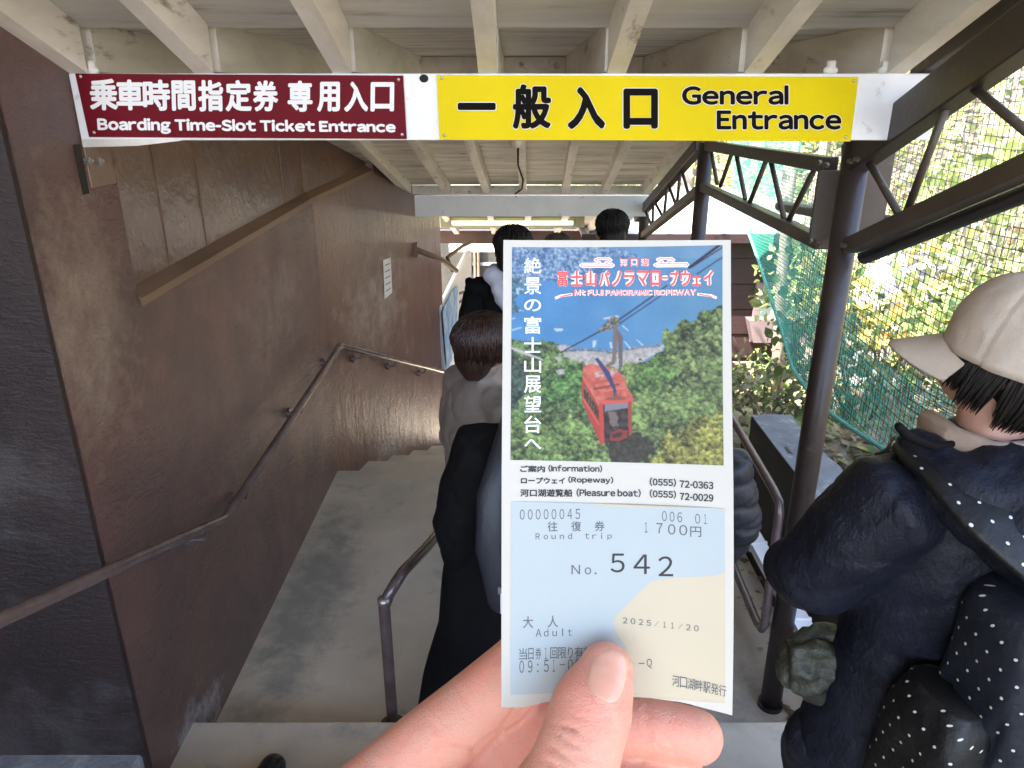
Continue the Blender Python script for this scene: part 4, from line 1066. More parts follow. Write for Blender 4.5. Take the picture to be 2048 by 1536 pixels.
        for i in range(int(locks * 2.2)):
            a = rr.random() * 2 * math.pi
            y = math.cos(a); x = math.sin(a)
            if y > .55 and not fringe: continue
            e0 = R(25 + 50 * rr.random())
            pts = []
            ln = length * (.7 + .5 * rr.random())
            drop = nape if y < 0 else (-.01 if y > .5 else -.055)
            for j in range(6):
                e = e0 - (e0 + R(20)) * j / 5
                rad_x, rad_y = .092 * vol * (1 + .03 * rr.random()), .108 * vol
                z = .045 + .095 * vol * math.sin(max(e, 0))
                if e < 0: z += math.sin(e) * ln * 1.5
                hz = math.cos(e) if e > 0 else 1.0 - .12 * j / 5
                pts.append(s.W(H((x * rad_x * hz + rr.gauss(0, .0022), -.02 + y * rad_y * hz + rr.gauss(0, .0022), max(z, drop - .03 * rr.random())))))
            mb.tube(pts, [.002 * k, .0038 * k, .0042 * k, .0038 * k, .003 * k, .0008 * k], 5)
        mb.build('hair_locks', M[m], cap_o, smooth=True)
        return cap_o
def _slab(s, x, sx):
    vs = [s.W((x - .045, -.10, .0)), s.W((x + .045, -.10, .0)), s.W((x + .05 + sx*.012, .18, 0)), s.W((x - .04 + sx*.012, .18, 0)),
          s.W((x - .045, -.10, .02)), s.W((x + .045, -.10, .02)), s.W((x + .05 + sx*.012, .18, .02)), s.W((x - .04 + sx*.012, .18, .02))]
    return vs, [(3,2,1,0),(4,5,6,7),(0,1,5,4),(1,2,6,5),(2,3,7,6),(3,0,4,7)]

# --- tall person in black with a white hood at the far edge of the landing
A = Figure('person in black jacket with white hood standing at the far end of the landing', (.005, 3.75, 0), 1.72, R(-14), head_yaw=R(4), skin='skin_face')
A.trousers(); A.shoes(); A.jacket('black_cloth', puff=.92)
A.part('hood', lambda mb: (A.tube(mb, [(-.10, .02, 1.47), (-.09, -.08, 1.465), (0, -.13, 1.42), (.09, -.08, 1.465), (.10, .02, 1.47)], [.036, .045, .062, .045, .036]),
                           A.tube(mb, [(-.03, -.12, 1.42), (0, -.15, 1.35), (.0, -.145, 1.31)], [.055, .045, .02])), 'white_cloth', .009, 3, lambda c, n: .006 * mnoise.noise(c * 22))
A.hair('hair_black', vol=1.04, nape=-.075, locks=200)

# --- two heads further on
B_ = Figure('person with short black hair further down at the head of the lower stairs', (.565, 4.25, 0), 1.735, R(4)); B_.trousers(); B_.shoes(); B_.jacket('navy_cloth'); B_.hair('hair_black', vol=.98, nape=-.06, locks=160)
C_ = Figure('person with greyish brown hair going down the lower stairs', (.305, 5.0, -.30), 1.775, R(-5)); C_.trousers(); C_.shoes(); C_.jacket('taupe'); C_.hair('hair_grey', vol=1.02, nape=-.06, locks=160)

# --- person in the taupe jacket turned to the right
D_ = Figure('person with brown bobbed hair in a taupe padded jacket turned to the right', (-.10, 2.62, 0), 1.56, R(-58), head_yaw=R(-4))
D_.trousers(); D_.shoes(); D_.jacket('taupe', puff=1.16, quilt=(.15, .006), fold=.006)
D_.hair('hair_brown', locks=620, length=.12, vol=1.24, nape=-.10)

# --- person in black with a backpack in front of the ticket
E_ = Figure('person in long black coat with a navy backpack standing just beyond the ticket', (.10, 1.93, .16), 1.50, R(-6), stance=.10,
            arms={-1: [(-.20, -.02, 1.36), (-.285, -.05, 1.10), (-.27, .0, .88)], 1: [(.19, 0, 1.375), (.26, -.02, 1.11), (.22, .07, .88)]})
E_.trousers(flare=1.1); E_.shoes()
E_.jacket('black_cloth', hem=.50, flare=.245, puff=1.14, fold=.006, sleeve=1.25)
E_.part('coat_skirt', lambda mb: E_.ring(mb, [((-.12, 0, .16), .39, .19), ((-.11, 0, .42), .34, .18), ((-.09, 0, .66), .29, .17), ((-.08, 0, .86), .28, .16), ((-.07, 0, 1.05), .26, .15), ((-.03, 0, 1.2), .20, .14)]), 'black_cloth', .013, 3,
        lambda c, n: .02 * mnoise.noise(Vector((c.x*9, c.y*9, c.z*1.2))))
E_.hair('hair_black', nape=-.07)
def backpack(name, label, fig, side, y0, z0, z1, w, d, mbody, mside):
    b = empty(name, fig.W((side, y0, z0)), label, 'backpack')
    mb = MB(); fig.ring(mb, [((side, y0, z0), w*.8, d*.7), ((side, y0, z0 + .02), w*.98, d*.95), ((side, y0, (z0+z1)/2), w, d), ((side, y0 + .02, z1 - .06), w*.92, d*.8), ((side, y0 + .03, z1), w*.6, d*.5)])
    me = union(mb, .011, 3); displace(me, lambda c, n: .008 * mnoise.noise(c * 9) + .003 * mnoise.noise(c * 30))
    link('body', me, M[mbody], b, smooth=True)
    return b
bk = backpack('backpack', 'navy backpack with black padded straps worn by the person in the black coat', E_, .05, -.215, .94, 1.40, .160, .075, 'navy_cloth', 'black_cloth')
def strap(fig, parent, pts, w, th, m):
    P_ = [fig.W(p) for p in pts]; mb = MB()
    mb.tube(P_, [w * fig.k] * len(P_), 12, (fig.M @ Vector((0, 1, 0)), th / w), cap='round')
    mb.build('strap', M[m], parent, smooth=True)
strap(E_, bk, [(-.115, -.285, .98), (-.155, -.265, 1.15), (-.150, -.245, 1.32), (-.115, -.14, 1.435), (-.105, .0, 1.465), (-.12, .12, 1.38)], .045, .018, 'navy_puffer')
strap(E_, bk, [(.175, -.26, 1.00), (.185, -.25, 1.15), (.175, -.22, 1.32), (.13, -.13, 1.43), (.11, .0, 1.465), (.12, .12, 1.38)], .045, .018, 'navy_puffer')
def patch(fig, parent, name, c, w, h, m, tilt=0):
    mb = MB(); c = fig.W(c); ax = fig.M @ Vector((1, 0, 0)); up = Vector((math.sin(tilt) * 0, 0, 1))
    q = [c - ax*w - up*h, c + ax*w - up*h, c + ax*w + up*h, c - ax*w + up*h]; mb.prism(q, fig.M @ Vector((0, -.006, 0))); mb.build(name, M[m], parent)
patch(E_, bk, 'tag', (-.090, -.305, 1.035), .030, .010, 'taupe'); patch(E_, bk, 'tag', (-.092, -.306, .990), .022, .032, 'white_cloth'); patch(E_, bk, 'tag', (-.055, -.307, .990), .022, .032, 'pink_cloth')

# --- short person in a quilted grey navy jacket by the guard rail
G_ = Figure('short person in quilted grey navy jacket between the ticket and the guard rail', (.575, 2.28, 0), 1.42, R(-3),
            arms={-1: [(-.19, 0, 1.375), (-.25, -.02, 1.11), (-.22, .07, .88)], 1: [(.19, 0, 1.36), (.262, -.02, 1.10), (.215, .10, .84)]})
G_.trousers(); G_.shoes(); G_.jacket('navy_puffer', puff=1.22, quilt=(.085, .012), fold=.006, hem=.70, flare=.175, sleeve=1.08); G_.hair('hair_black')

# --- person in the cap on the right
hc = at(1985, 745, t=1.25)
PH = 1.53
px_, py_ = hc.x, hc.y
zf = .48
F_ = Figure('person in beige cap and navy nylon jacket standing at the right edge', (px_ + .01, py_ - .02, zf - .03), PH, R(12), head_yaw=R(46), head_tilt=R(13), neck=.05,
            arms={-1: [(-.195, -.01, 1.345), (-.285, .05, 1.165), (-.20, .26, 1.02)], 1: [(.20, 0, 1.36), (.30, -.02, 1.12), (.22, .20, .98)]})
F_.trousers(); F_.shoes()
F_.jacket('navy_nylon', puff=1.16, fold=.0045, hem=.70, flare=.235, sleeve=1.14, hood=False, collar=False)
F_.part('hood', lambda mb: (F_.tube(mb, [(-.135, .02, 1.435), (-.14, -.07, 1.41), (-.08, -.16, 1.36), (.03, -.19, 1.34), (.12, -.15, 1.37), (.15, -.03, 1.42)], [.045, .066, .08, .085, .08, .05]),
                            F_.tube(mb, [(-.05, -.12, 1.40), (.02, -.20, 1.28), (.03, -.20, 1.22)], [.10, .09, .04])), 'navy_nylon', .010, 3,
        lambda c, n: .012 * mnoise.noise(Vector((c.x*14, c.y*14, c.z*10))) + .006 * mnoise.noise(c * 34))
hb = MB(); hb.ell(F_.W(F_.H((0, -.045, -.012))), (.084 * F_.k, .082 * F_.k, .088 * F_.k), 24, F_.M @ F_.hr); hb.ell(F_.W(F_.H((0, -.01, .05))), (.088 * F_.k, .102 * F_.k, .08 * F_.k), 24, F_.M @ F_.hr)
fh = link('hair', union(hb, .008, 3), M['hair_black'], F_.root, smooth=True)
hb = MB(); rr = random.Random(4)
for i in range(950):
    a = R(38) + (2 * math.pi - R(76)) * rr.random(); sx, cy = math.sin(a), math.cos(a)
    ln = (.105 if cy < -.1 else .088 if cy < .45 else .07) * (.75 + .45 * rr.random()); tl_ = .010 * rr.random()
    pts = []
    for j in range(6):
        u = j / 5; rad = 1.0 + .05 * math.sin(u * 2.6) - (.22 * u * u if cy < -.2 else .06 * u * u)
        pts.append(F_.W(F_.H(((.086 + tl_ * .5) * sx * rad + .006 * math.sin(i) * u, -.014 + (.104 + tl_ * .4) * cy * rad + (.014 * u if cy > 0 else 0), .012 - ln * u))))
    hb.tube(pts, [.002 * F_.k, .0032 * F_.k, .0036 * F_.k, .003 * F_.k, .0022 * F_.k, .0006 * F_.k], 5)
hb.build('hair_locks', M['hair_black'], fh, smooth=True)
H = F_.H; k = F_.k
def cap():
    mb = MB(); secs = []
    rot = F_.M @ F_.hr
    for i in range(9):
        t_ = R(90) * i / 8.4
        secs.append((F_.W(H((0, -.012, .035 + .125 * math.sin(t_)))), rot @ Vector((.101 * k * math.cos(t_) ** .75, 0, 0)), rot @ Vector((0, .120 * k * math.cos(t_) ** .75, 0))))
    secs = [(F_.W(H((0, -.016, -.005))), rot @ Vector((.102 * k, 0, 0)), rot @ Vector((0, .121 * k, 0)))] + secs
    mb.rings(secs, 48)
    me = mb.mesh('cap')
    bm = bmesh.new(); bm.from_mesh(me); bmesh.ops.subdivide_edges(bm, edges=bm.edges[:], cuts=2, use_grid_fill=True)
    inv = rot.transposed(); c0 = F_.W(H((0, -.012, .035)))
    for v in bm.verts:
        q = inv @ (v.co - c0) ; a = math.atan2(q.x, q.y)
        sgroove = min(abs(((a / (math.pi / 3)) + .5) % 1 - .5) * math.pi / 3, 1)
        r_ = math.hypot(q.x, q.y)
        d = -.0022 * math.exp(-(sgroove * r_ / .004) ** 2) + .004 * mnoise.noise(v.co * 22) + .0015 * mnoise.noise(v.co * 60)
        nrm_ = (v.co - c0).normalized(); v.co += nrm_ * d
        if q.z < -.03 * k: v.co += nrm_ * .0015
    bm.to_mesh(me); bm.free()
    co = link('cap', me, M['cap_cloth'], F_.root, smooth=True)
    b = MB(); b.ell(F_.W(H((0, -.012, .163))), (.008, .008, .005)); b.build('button', M['cap_cloth'], co, smooth=True)
    # brim: curved sheet with thickness
    b = MB(); n = 20; mrows = 7; V0 = []
    for j in range(mrows):
        u = j / (mrows - 1)
        for i in range(n + 1):
            a = R(-54) + R(108) * i / n
            x = .100 * math.sin(a) * (1 - .06 * u); y0 = -.012 + .118 * math.cos(a)
            y = y0 + u * .080 * max(0, math.cos(a * 1.62)) ** .5
            z = .004 - .020 * (x / .09) ** 2 - .046 * u
            V0.append((x, y, z))
    top = [F_.W(H(v)) for v in V0]; bot = [F_.W(H((v[0], v[1], v[2] - .005))) for v in V0]
    N_ = len(V0); fs = []
    for j in range(mrows - 1):
        for i in range(n):
            q = (j*(n+1)+i, j*(n+1)+i+1, (j+1)*(n+1)+i+1, (j+1)*(n+1)+i); fs += [q, tuple(N_ + t for t in reversed(q))]
    rim = [j*(n+1) for j in range(mrows)] + [(mrows-1)*(n+1)+i for i in range(1, n+1)] + [j*(n+1)+n for j in range(mrows-2, -1, -1)]
    fs += [(rim[i], rim[i+1], N_ + rim[i+1], N_ + rim[i]) for i in range(len(rim) - 1)]
    b.add(top + bot, fs); b.build('brim', M['cap_cloth'], co, smooth=True)
cap()
F_.part('scarf', lambda mb: (F_.tube(mb, [(-.080, .07, 1.475), (-.090, .0, 1.468), (-.065, -.07, 1.465), (0, -.092, 1.465), (.065, -.07, 1.465), (.09, 0, 1.465)], [.020, .024, .026, .028, .026, .024]),
                             F_.tube(mb, [(-.05, .10, 1.455), (-.10, .03, 1.437), (-.085, -.07, 1.437), (0, -.11, 1.435), (.085, -.07, 1.435)], [.024, .028, .03, .03, .028])), 'scarf', .006, 2,
        lambda c, n: .004 * mnoise.noise(Vector((c.x*15, c.y*15, c.z*90))))
dp_ = empty('dotted_backpack', F_.W((.10, -.26, .85)), 'dark navy backpack with white polka dots worn by the person in the cap', 'backpack')
def spline(rows, n):
    """smooth rows of numbers through the given stations"""
    P_ = [np.array(r, float) for r in rows]; out = []
    for i in range(len(P_) - 1):
        p0, p1, p2, p3 = P_[max(i-1, 0)], P_[i], P_[i+1], P_[min(i+2, len(P_)-1)]
        for q in range(n):
            u = q / n; out.append(.5 * ((2*p1) + (p2 - p0)*u + (2*p0 - 5*p1 + 4*p2 - p3)*u*u + (3*p1 - p0 - 3*p2 + p3)*u**3))
    return out + [P_[-1]]
def dotted(name, V, arc, n, m, disp):
    rows = len(V) // n
    F = [(i*n+q, i*n+(q+1) % n, (i+1)*n+(q+1) % n, (i+1)*n+q) for i in range(rows-1) for q in range(n)] + [tuple(range(n-1, -1, -1)), tuple((rows-1)*n+q for q in range(n))]
    me = bpy.data.meshes.new(name); me.from_pydata([tuple(v) for v in V], [], F)
    bm = bmesh.new(); bm.from_mesh(me); bmesh.ops.recalc_face_normals(bm, faces=bm.faces); bm.to_mesh(me); bm.free()
    a = me.attributes.new('arc', 'FLOAT_VECTOR', 'POINT'); a.data.foreach_set('vector', np.array(arc, np.float32).ravel())
    displace(me, disp)
    return link(name, me, M[m], dp_, smooth=True)
def boxy(name, secs, m, disp, n=72, e=.45, sub=7):
    """soft box swept up through sections (x, y, z, half width, half depth)"""
    V, A = [], []
    for x, y, z, rx, ry in spline(secs, sub):
        pts = []
        for q in range(n):
            a = 2 * math.pi * q / n + math.pi / 2; ca, sa = math.cos(a), math.sin(a)
            pts.append((x + rx * math.copysign(abs(ca) ** e, ca), y + ry * math.copysign(abs(sa) ** e, sa)))
        s_ = 0.0; half = n // 2
        for q, p in enumerate(pts):
            if q: s_ += math.hypot(p[0] - pts[q-1][0], p[1] - pts[q-1][1])
            V.append(F_.W((p[0], p[1], z))); A.append((s_ * k, 0, z * k))
    dotted(name, V, A, n, m, disp)
boxy('body', [(.04, -.225, .58, .17, .075), (.04, -.23, .60, .205, .10), (.04, -.235, .90, .212, .108), (.04, -.23, 1.16, .205, .105), (.04, -.22, 1.245, .185, .092), (.04, -.205, 1.275, .14, .06)], 'dots_navy',
     lambda c, n: .012 * mnoise.noise(Vector((c.x*8, c.y*8, c.z*9))) + .004 * mnoise.noise(c * 24) - .012 * max(0, 1 - 9 * abs(mnoise.noise(Vector((c.x*6, c.y*6, c.z*7 + c.x*4))))))
boxy('front_pocket', [(.06, -.29, .66, .13, .06), (.06, -.30, .68, .150, .085), (.06, -.305, .82, .152, .09), (.06, -.30, .96, .150, .085), (.06, -.28, 1.0, .13, .05)], 'dots_navy', lambda c, n: .007 * mnoise.noise(c * 11) + .003 * mnoise.noise(c * 35))
boxy('side_panel', [(-.17, -.20, .54, .04, .07), (-.18, -.20, .56, .060, .095), (-.182, -.20, .80, .064, .10), (-.18, -.20, 1.0, .058, .095), (-.17, -.20, 1.07, .04, .07)], 'dots_black', lambda c, n: .010 * mnoise.noise(c * 13) + .003 * mnoise.noise(c * 40), e=.6)
mb = MB(); mb.tube([F_.W((.04 - .17 + .34 * q / 12, -.345 + .05 * abs(q / 6 - 1) ** 4, 1.13 - .03 * abs(q / 6 - 1) ** 3)) for q in range(13)], .0045, 6); mb.build('zip', M['black_cloth'], dp_)
def dstrap(rows, w, th, n=28):
    """flat padded band: rows of (x, y, z) along its middle"""
    P_ = [F_.W(tuple(r)) for r in spline(rows, 8)]; V, A = [], []; L_ = 0.0
    for i, p in enumerate(P_):
        d = (P_[min(i+1, len(P_)-1)] - P_[max(i-1, 0)]).normalized()
        out = F_.M @ Vector((0, -.75, .66)); wd = d.cross(out).normalized(); out = wd.cross(d).normalized()
        if i: L_ += (p - P_[i-1]).length
        f = .55 if i in (0, len(P_)-1) else 1.0
        for q in range(n):
            a = 2 * math.pi * q / n; ca, sa = math.cos(a), math.sin(a)
            u = w * k * math.copysign(abs(ca) ** .6, ca); v = th * k * f * math.copysign(abs(sa) ** .6, sa)
            V.append(p + wd * u + out * v); A.append((u, 0, L_))
    dotted('strap', V, A, n, 'dots_black', lambda c, nn: .003 * mnoise.noise(c * 25))
dstrap([(-.115, .12, 1.32), (-.15, -.02, 1.435), (-.145, -.165, 1.41), (-.075, -.255, 1.345), (.02, -.325, 1.275), (.12, -.345, 1.21)], .058, .013)
dstrap([(.20, .12, 1.36), (.21, -.03, 1.43), (.20, -.16, 1.38), (.18, -.25, 1.28), (.15, -.30, 1.20)], .055, .013)
mb = MB(); mb.box(*[tuple(v) for v in (F_.W((-.065, -.285, .99)) - Vector((.014, .006, .012)), F_.W((-.065, -.285, .99)) + Vector((.014, .004, .012)))]); mb.build('buckle', M['navy_puffer'], dp_, bevel=.003)
cp = at(1798, 853, t=1.16); c2 = at(1830, 878, t=1.18); c3 = at(1866, 893, t=1.2)
mb = MB(); mb.tube([cp, cp.lerp(c2, .5) + Vector((0, 0, -.004)), c2, c3, c3 + Vector((.05, .03, -.01))], [.007, .008, .008, .007, .006], 10, cap='round')
mb.build('drawstring', M['black_cloth'], F_.root, smooth=True)
# olive bag and dark pouch held in front
ob = empty('olive_bag', at(1640, 1330, t=1.45), 'crumpled olive nylon bag hanging from the arm of the person in the cap', 'bag')
cc = at(1640, 1330, t=1.47)
mb = MB(); mb.ell(cc, (.085, .07, .075)); mb.ell(cc + Vector((.05, .02, -.05)), (.09, .07, .08)); mb.ell(cc + Vector((-.01, 0, .05)), (.07, .05, .03)); mb.ell(cc + Vector((.10, .02, .0)), (.08, .06, .09))
me = union(mb, .007, 3); displace(me, lambda c, n: .013 * mnoise.noise(Vector((c.x*20, c.y*20, c.z*40))) + .004 * mnoise.noise(c * 60) - .012 * max(0, 1 - 4 * abs(mnoise.noise(Vector((c.x*13 + c.z*12, c.y*12, c.z*9))))))
link('body', me, M['olive_nylon'], ob, smooth=True)
mb = MB(); mb.tube([cc + Vector((.05, 0, .05)), cc + Vector((.10, .0, .14)), cc + Vector((.16, .02, .10))], .012, 10, cap='round'); mb.build('handle', M['olive_nylon'], ob, smooth=True)
cc = at(1650, 1500, t=1.52)
pb = empty('dark_pouch', cc, 'dark navy pouch hanging below the olive bag', 'bag')
mb = MB(); mb.ell(cc + Vector((0.01, 0, 0)), (.10, .08, .13)); mb.ell(cc + Vector((.07, .02, -.05)), (.12, .08, .13))
me = union(mb, .009, 4); displace(me, lambda c, n: .014 * mnoise.noise(c * 14)); link('body', me, M['navy_nylon'], pb, smooth=True)
mb = MB(); mb.tube([cc + Vector((.03, 0, .09)), cc + Vector((.08, 0, .25)), cc + Vector((.14, .02, .30))], .010, 8, cap='round'); mb.build('strap', M['navy_nylon'], pb, smooth=True)

# --- black shoe on the first step
sc_ = at(545, 1530, Z=.16 + .05)
sh = MB(); sh.tube([sc_ + Vector((-.02, -.20, .0)), sc_ + Vector((-.01, -.10, .005)), sc_ + Vector((0, 0, -.008))], [.045, .048, .045], 18, (Vector((0, 0, 1)), .9), cap='round')
sh.box(tuple(sc_ + Vector((-.055, -.24, -.05))), tuple(sc_ + Vector((.04, .02, -.03))))
me = union(sh, .006, 3); shoe = link('shoe', me, M['shoe_black'], None, smooth=True); tag(shoe, 'polished black shoe tip on the upper step at the bottom edge', 'shoe')

# ================================================================== THE TICKET
TK = 0.200                                   # metres from the lens along its axis
TN = Vector((0, -math.cos(PITCH), math.sin(PITCH)))      # the ticket faces this way
def tick(px, py, lift=0.0):
    a, b = (px - 1232) / 230.0, (py - 950) / 470.0
    bend = 0.0016 * a * a - 0.0012 * max(0, b) ** 2 * a + 0.0010 * math.sin(b * 2.2)
    p = Vector((0, 0, EYE)) + ray(px, py) * TK
    return p + TN * (bend + lift)
tk = empty('ticket', tick(1232, 1400), 'paper ropeway ticket with a lake and gondola picture held up in the hand', 'ticket')
def ticket_px(u, v):
    L = np.interp(v, [0, .5, 1], [1007, 1003.5, 1003]); Rr = np.interp(v, [0, .5, 1], [1460, 1463, 1462])
    top = 481 - 1.5 * math.sin(u * math.pi)
    bot = np.interp(u, [0, .08, .2, .4, .6, .78, 1], [1403, 1406, 1397, 1391, 1391, 1402, 1427])
    return L + (Rr - L) * u, top + (bot - top) * v
nu, nv = 30, 56; mb = MB()
for side in (0, -0.00022):
    for j in range(nv + 1):
        for i in range(nu + 1): mb.v.append(tuple(tick(*ticket_px(i / nu, j / nv), side)))
o2 = (nu + 1) * (nv + 1)
for j in range(nv):
    for i in range(nu):
        q = (j*(nu+1)+i, j*(nu+1)+i+1, (j+1)*(nu+1)+i+1, (j+1)*(nu+1)+i); mb.f += [q, tuple(o2 + t for t in reversed(q))]
rim = [i for i in range(nu+1)] + [j*(nu+1)+nu for j in range(1, nv+1)] + [nv*(nu+1)+i for i in range(nu-1, -1, -1)] + [j*(nu+1) for j in range(nv-1, 0, -1)]
mb.f += [(rim[i], rim[(i+1) % len(rim)], o2 + rim[(i+1) % len(rim)], o2 + rim[i]) for i in range(len(rim))]
mb.build('paper', M['paper'], tk, smooth=False)
z1 = lambda x, y: (990 + x * .2995, 480 + y * .2995)
z2p = lambda x, y: (990 + x * .3515, 900 + y * .3515)

def grid_fill(mb, poly_px, lift, step=9):
    """paper-hugging filled outline: clip a fine grid by scanline so that it follows the bend"""
    P_ = np.array(poly_px); ys_ = np.arange(P_[:, 1].min(), P_[:, 1].max() + step, step)
    ys_ = np.minimum(ys_, P_[:, 1].max() - 1e-3); prev = None
    for y in ys_:
        xs_ = []
        for (x0, y0), (x1, y1) in zip(P_, np.roll(P_, -1, 0)):
            if (y0 <= y < y1) or (y1 <= y < y0): xs_.append(x0 + (x1 - x0) * (y - y0) / (y1 - y0))
        if len(xs_) < 2: prev = None; continue
        a, b = min(xs_), max(xs_); row = []
        for i in range(25):
            mb.v.append(tuple(tick(a + (b - a) * i / 24, y, lift))); row.append(len(mb.v) - 1)
        if prev: mb.f += [(prev[i], prev[i+1], row[i+1], row[i]) for i in range(24)]
        prev = row
# blue panel and cream area of the ticket's lower half
mb = MB(); grid_fill(mb, [z2p(560, 300), z2p(1297, 325), z2p(1297, 700), z2p(1300, 1430), z2p(420, 1375), z2p(420, 300)], .00006); mb.build('cream_panel', M['paper_cream'], tk)
blue = [(92, 287), (700, 303), (1297, 325), (1296, 690), (1200, 712), (1090, 716), (960, 722), (880, 745), (820, 800), (750, 872), (690, 930), (668, 970), (690, 1040), (740, 1110), (760, 1180), (700, 1260), (560, 1350), (420, 1366), (250, 1366), (88, 1366)]
mb = MB(); grid_fill(mb, [z2p(*p) for p in blue], .00010, 4); mb.build('blue_panel', M['paper_blue'], tk)

# the printed picture: a small raster laid down point by point on the paper
def lin(c): c = np.asarray(c, float) / 255.0; return np.where(c <= .04045, c / 12.92, ((c + .055) / 1.055) ** 2.4)
SS = 4.0
GW, GH = int(1405 / SS), int(1435 / SS)
gx, gy = np.meshgrid(112 + (np.arange(GW) + .5) * 1403 / GW, 48 + (np.arange(GH) + .5) * 1425 / GH)
def vnoise(sc, seed):
    r_ = np.random.default_rng(seed); n = 256; T = r_.random((n, n))
    X, Y = gx / sc, gy / sc; xi, yi = np.floor(X).astype(int), np.floor(Y).astype(int); fx, fy = X - xi, Y - yi
    fx = fx*fx*(3-2*fx); fy = fy*fy*(3-2*fy)
    g_ = lambda a, b: T[(yi + b) % n, (xi + a) % n]
    return (g_(0,0)*(1-fx)+g_(1,0)*fx)*(1-fy) + (g_(0,1)*(1-fx)+g_(1,1)*fx)*fy
def worley(sc, seed):
    r_ = np.random.default_rng(seed); n = 128; PX_, PY_, VAL = r_.random((n, n)), r_.random((n, n)), r_.random((n, n))
    X, Y = gx / sc, gy / sc; xi, yi = np.floor(X).astype(int), np.floor(Y).astype(int)
    best = np.full(gx.shape, 9.0); val = np.zeros(gx.shape); dy_ = np.zeros(gx.shape)
    for a in (-1, 0, 1):
        for b in (-1, 0, 1):
            cx, cy = (xi + a), (yi + b); qx = cx + PX_[cy % n, cx % n]; qy = cy + PY_[cy % n, cx % n]
            d = (X - qx) ** 2 + (Y - qy) ** 2; w_ = d < best
            best = np.where(w_, d, best); val = np.where(w_, VAL[cy % n, cx % n], val); dy_ = np.where(w_, Y - qy, dy_)
    return np.sqrt(best), val, dy_
def inside(poly, wob=0.0, seed=3):
    P_ = np.array(poly, float); X = gx + (vnoise(22, seed) - .5) * wob + (vnoise(60, seed + 9) - .5) * wob; Y = gy + (vnoise(22, seed + 1) - .5) * wob + (vnoise(60, seed + 5) - .5) * wob
    r_ = np.zeros(gx.shape, bool)
    for (x0, y0), (x1, y1) in zip(P_, np.roll(P_, -1, 0)):
        if y0 == y1: continue
        c = ((y0 <= Y) & (Y < y1)) | ((y1 <= Y) & (Y < y0)); r_ ^= c & (X < x0 + (x1 - x0) * (Y - y0) / (y1 - y0))
    return r_
IMG = np.zeros((GH, GW, 3))
fy_ = (gy - 50) / 1430
IMG[:] = np.array([82, 146, 205]) + ((gx - 110) / 1405)[..., None] * np.array([22, 8, -14]) + (vnoise(120, 1) - .5)[..., None] * 14 + (vnoise(9, 2) - .5)[..., None] * 6
IMG[gy < 130] += np.array([18, 8, 2])
def put(mask, c): IMG[mask] = (np.broadcast_to(np.asarray(c, float), IMG.shape))[mask] if np.ndim(c) != 3 else c[mask]
def trees_tex(seed, base, sc=34):
    d, v, dy = worley(sc * .8, seed); d2, v2, dy2 = worley(sc * .30, seed + 1)
    l = 0.74 + .30 * (v - .5) - .26 * dy - .06 * d + .22 * (v2 - .5) - .16 * dy2 + .45 * (vnoise(90, seed + 2) - .5) + .35 * (vnoise(5, seed + 4) - .5) + .45 * (vnoise(17, seed + 6) - .5) + .3 * (vnoise(34, seed + 7) - .5)
    return np.clip(l, .18, 1.25)[..., None] * np.asarray(base, float)
d, v, dy = worley(16, 20); town = np.array([122, 150, 186]) + ((v > .62) * (d < .55))[..., None] * np.array([46, 40, 28]) - (v < .3)[..., None] * np.array([40, 26, 12]) + (vnoise(40, 8) - .5)[..., None] * 40
put(inside([(100, 40), (640, 40), (905, 84), (985, 104), (700, 150), (640, 245), (470, 275), (330, 268), (210, 300), (100, 330)], 20), town)
d, v, dy = worley(18, 21); shore = np.array([88, 128, 150]) + (v - .5)[..., None] * 70 + (v > .75)[..., None] * np.array([60, 50, 40])
put(inside([(100, 250), (190, 250), (170, 300), (200, 360), (130, 410), (200, 470), (100, 500)], 24, 5), shore)
put(inside([(330, 262), (640, 245), (700, 150), (760, 160), (660, 262), (420, 282)], 10, 6), (84, 118, 158))
put(inside([(430, 735), (560, 728), (760, 742), (940, 715), (1140, 688), (1110, 740), (1000, 800), (880, 860), (700, 860), (470, 830)], 10, 7), np.array([186, 182, 178]) + (vnoise(14, 30) - .5)[..., None] * 50)
put(inside([(470, 728), (600, 722), (760, 738), (940, 712), (1138, 686), (1138, 700), (940, 728), (760, 755), (600, 740), (470, 748)], 8, 8), np.array([126, 138, 150]) + (vnoise(9, 31) - .5)[..., None] * 90)
# lake shore woods
TL_ = trees_tex(40, (128, 158, 96), 30)
put(inside([(100, 655), (250, 690), (330, 664), (430, 690), (470, 790), (590, 815), (660, 900), (720, 1100), (760, 1490), (100, 1490)], 16, 11), TL_)
TL2 = trees_tex(44, (146, 178, 100), 38)
put(inside([(100, 1180), (300, 1120), (560, 1180), (720, 1380), (780, 1490), (100, 1490)], 60, 12), TL2)
put(inside([(330, 880), (540, 830), (650, 950), (640, 1060), (330, 1080)], 50, 13), trees_tex(47, (120, 170, 92), 34))
put(inside([(100, 780), (190, 800), (220, 980), (140, 1130), (100, 1130)], 40, 14), trees_tex(48, (86, 108, 92), 30))
put(inside([(100, 710), (200, 740), (330, 800), (330, 812), (190, 762), (100, 726)], 5, 15), (196, 196, 190))
for (x, y, r_) in ((430, 790, 16), (440, 880, 20), (455, 720, 26), (500, 715, 14)): put(inside([(x-r_*1.6, y-r_*.5), (x+r_, y-r_), (x+r_*1.6, y+r_*.6), (x-r_*.4, y+r_)], 6, 16), np.array([188, 178, 184]) + (vnoise(8, 17) - .5)[..., None] * 60)
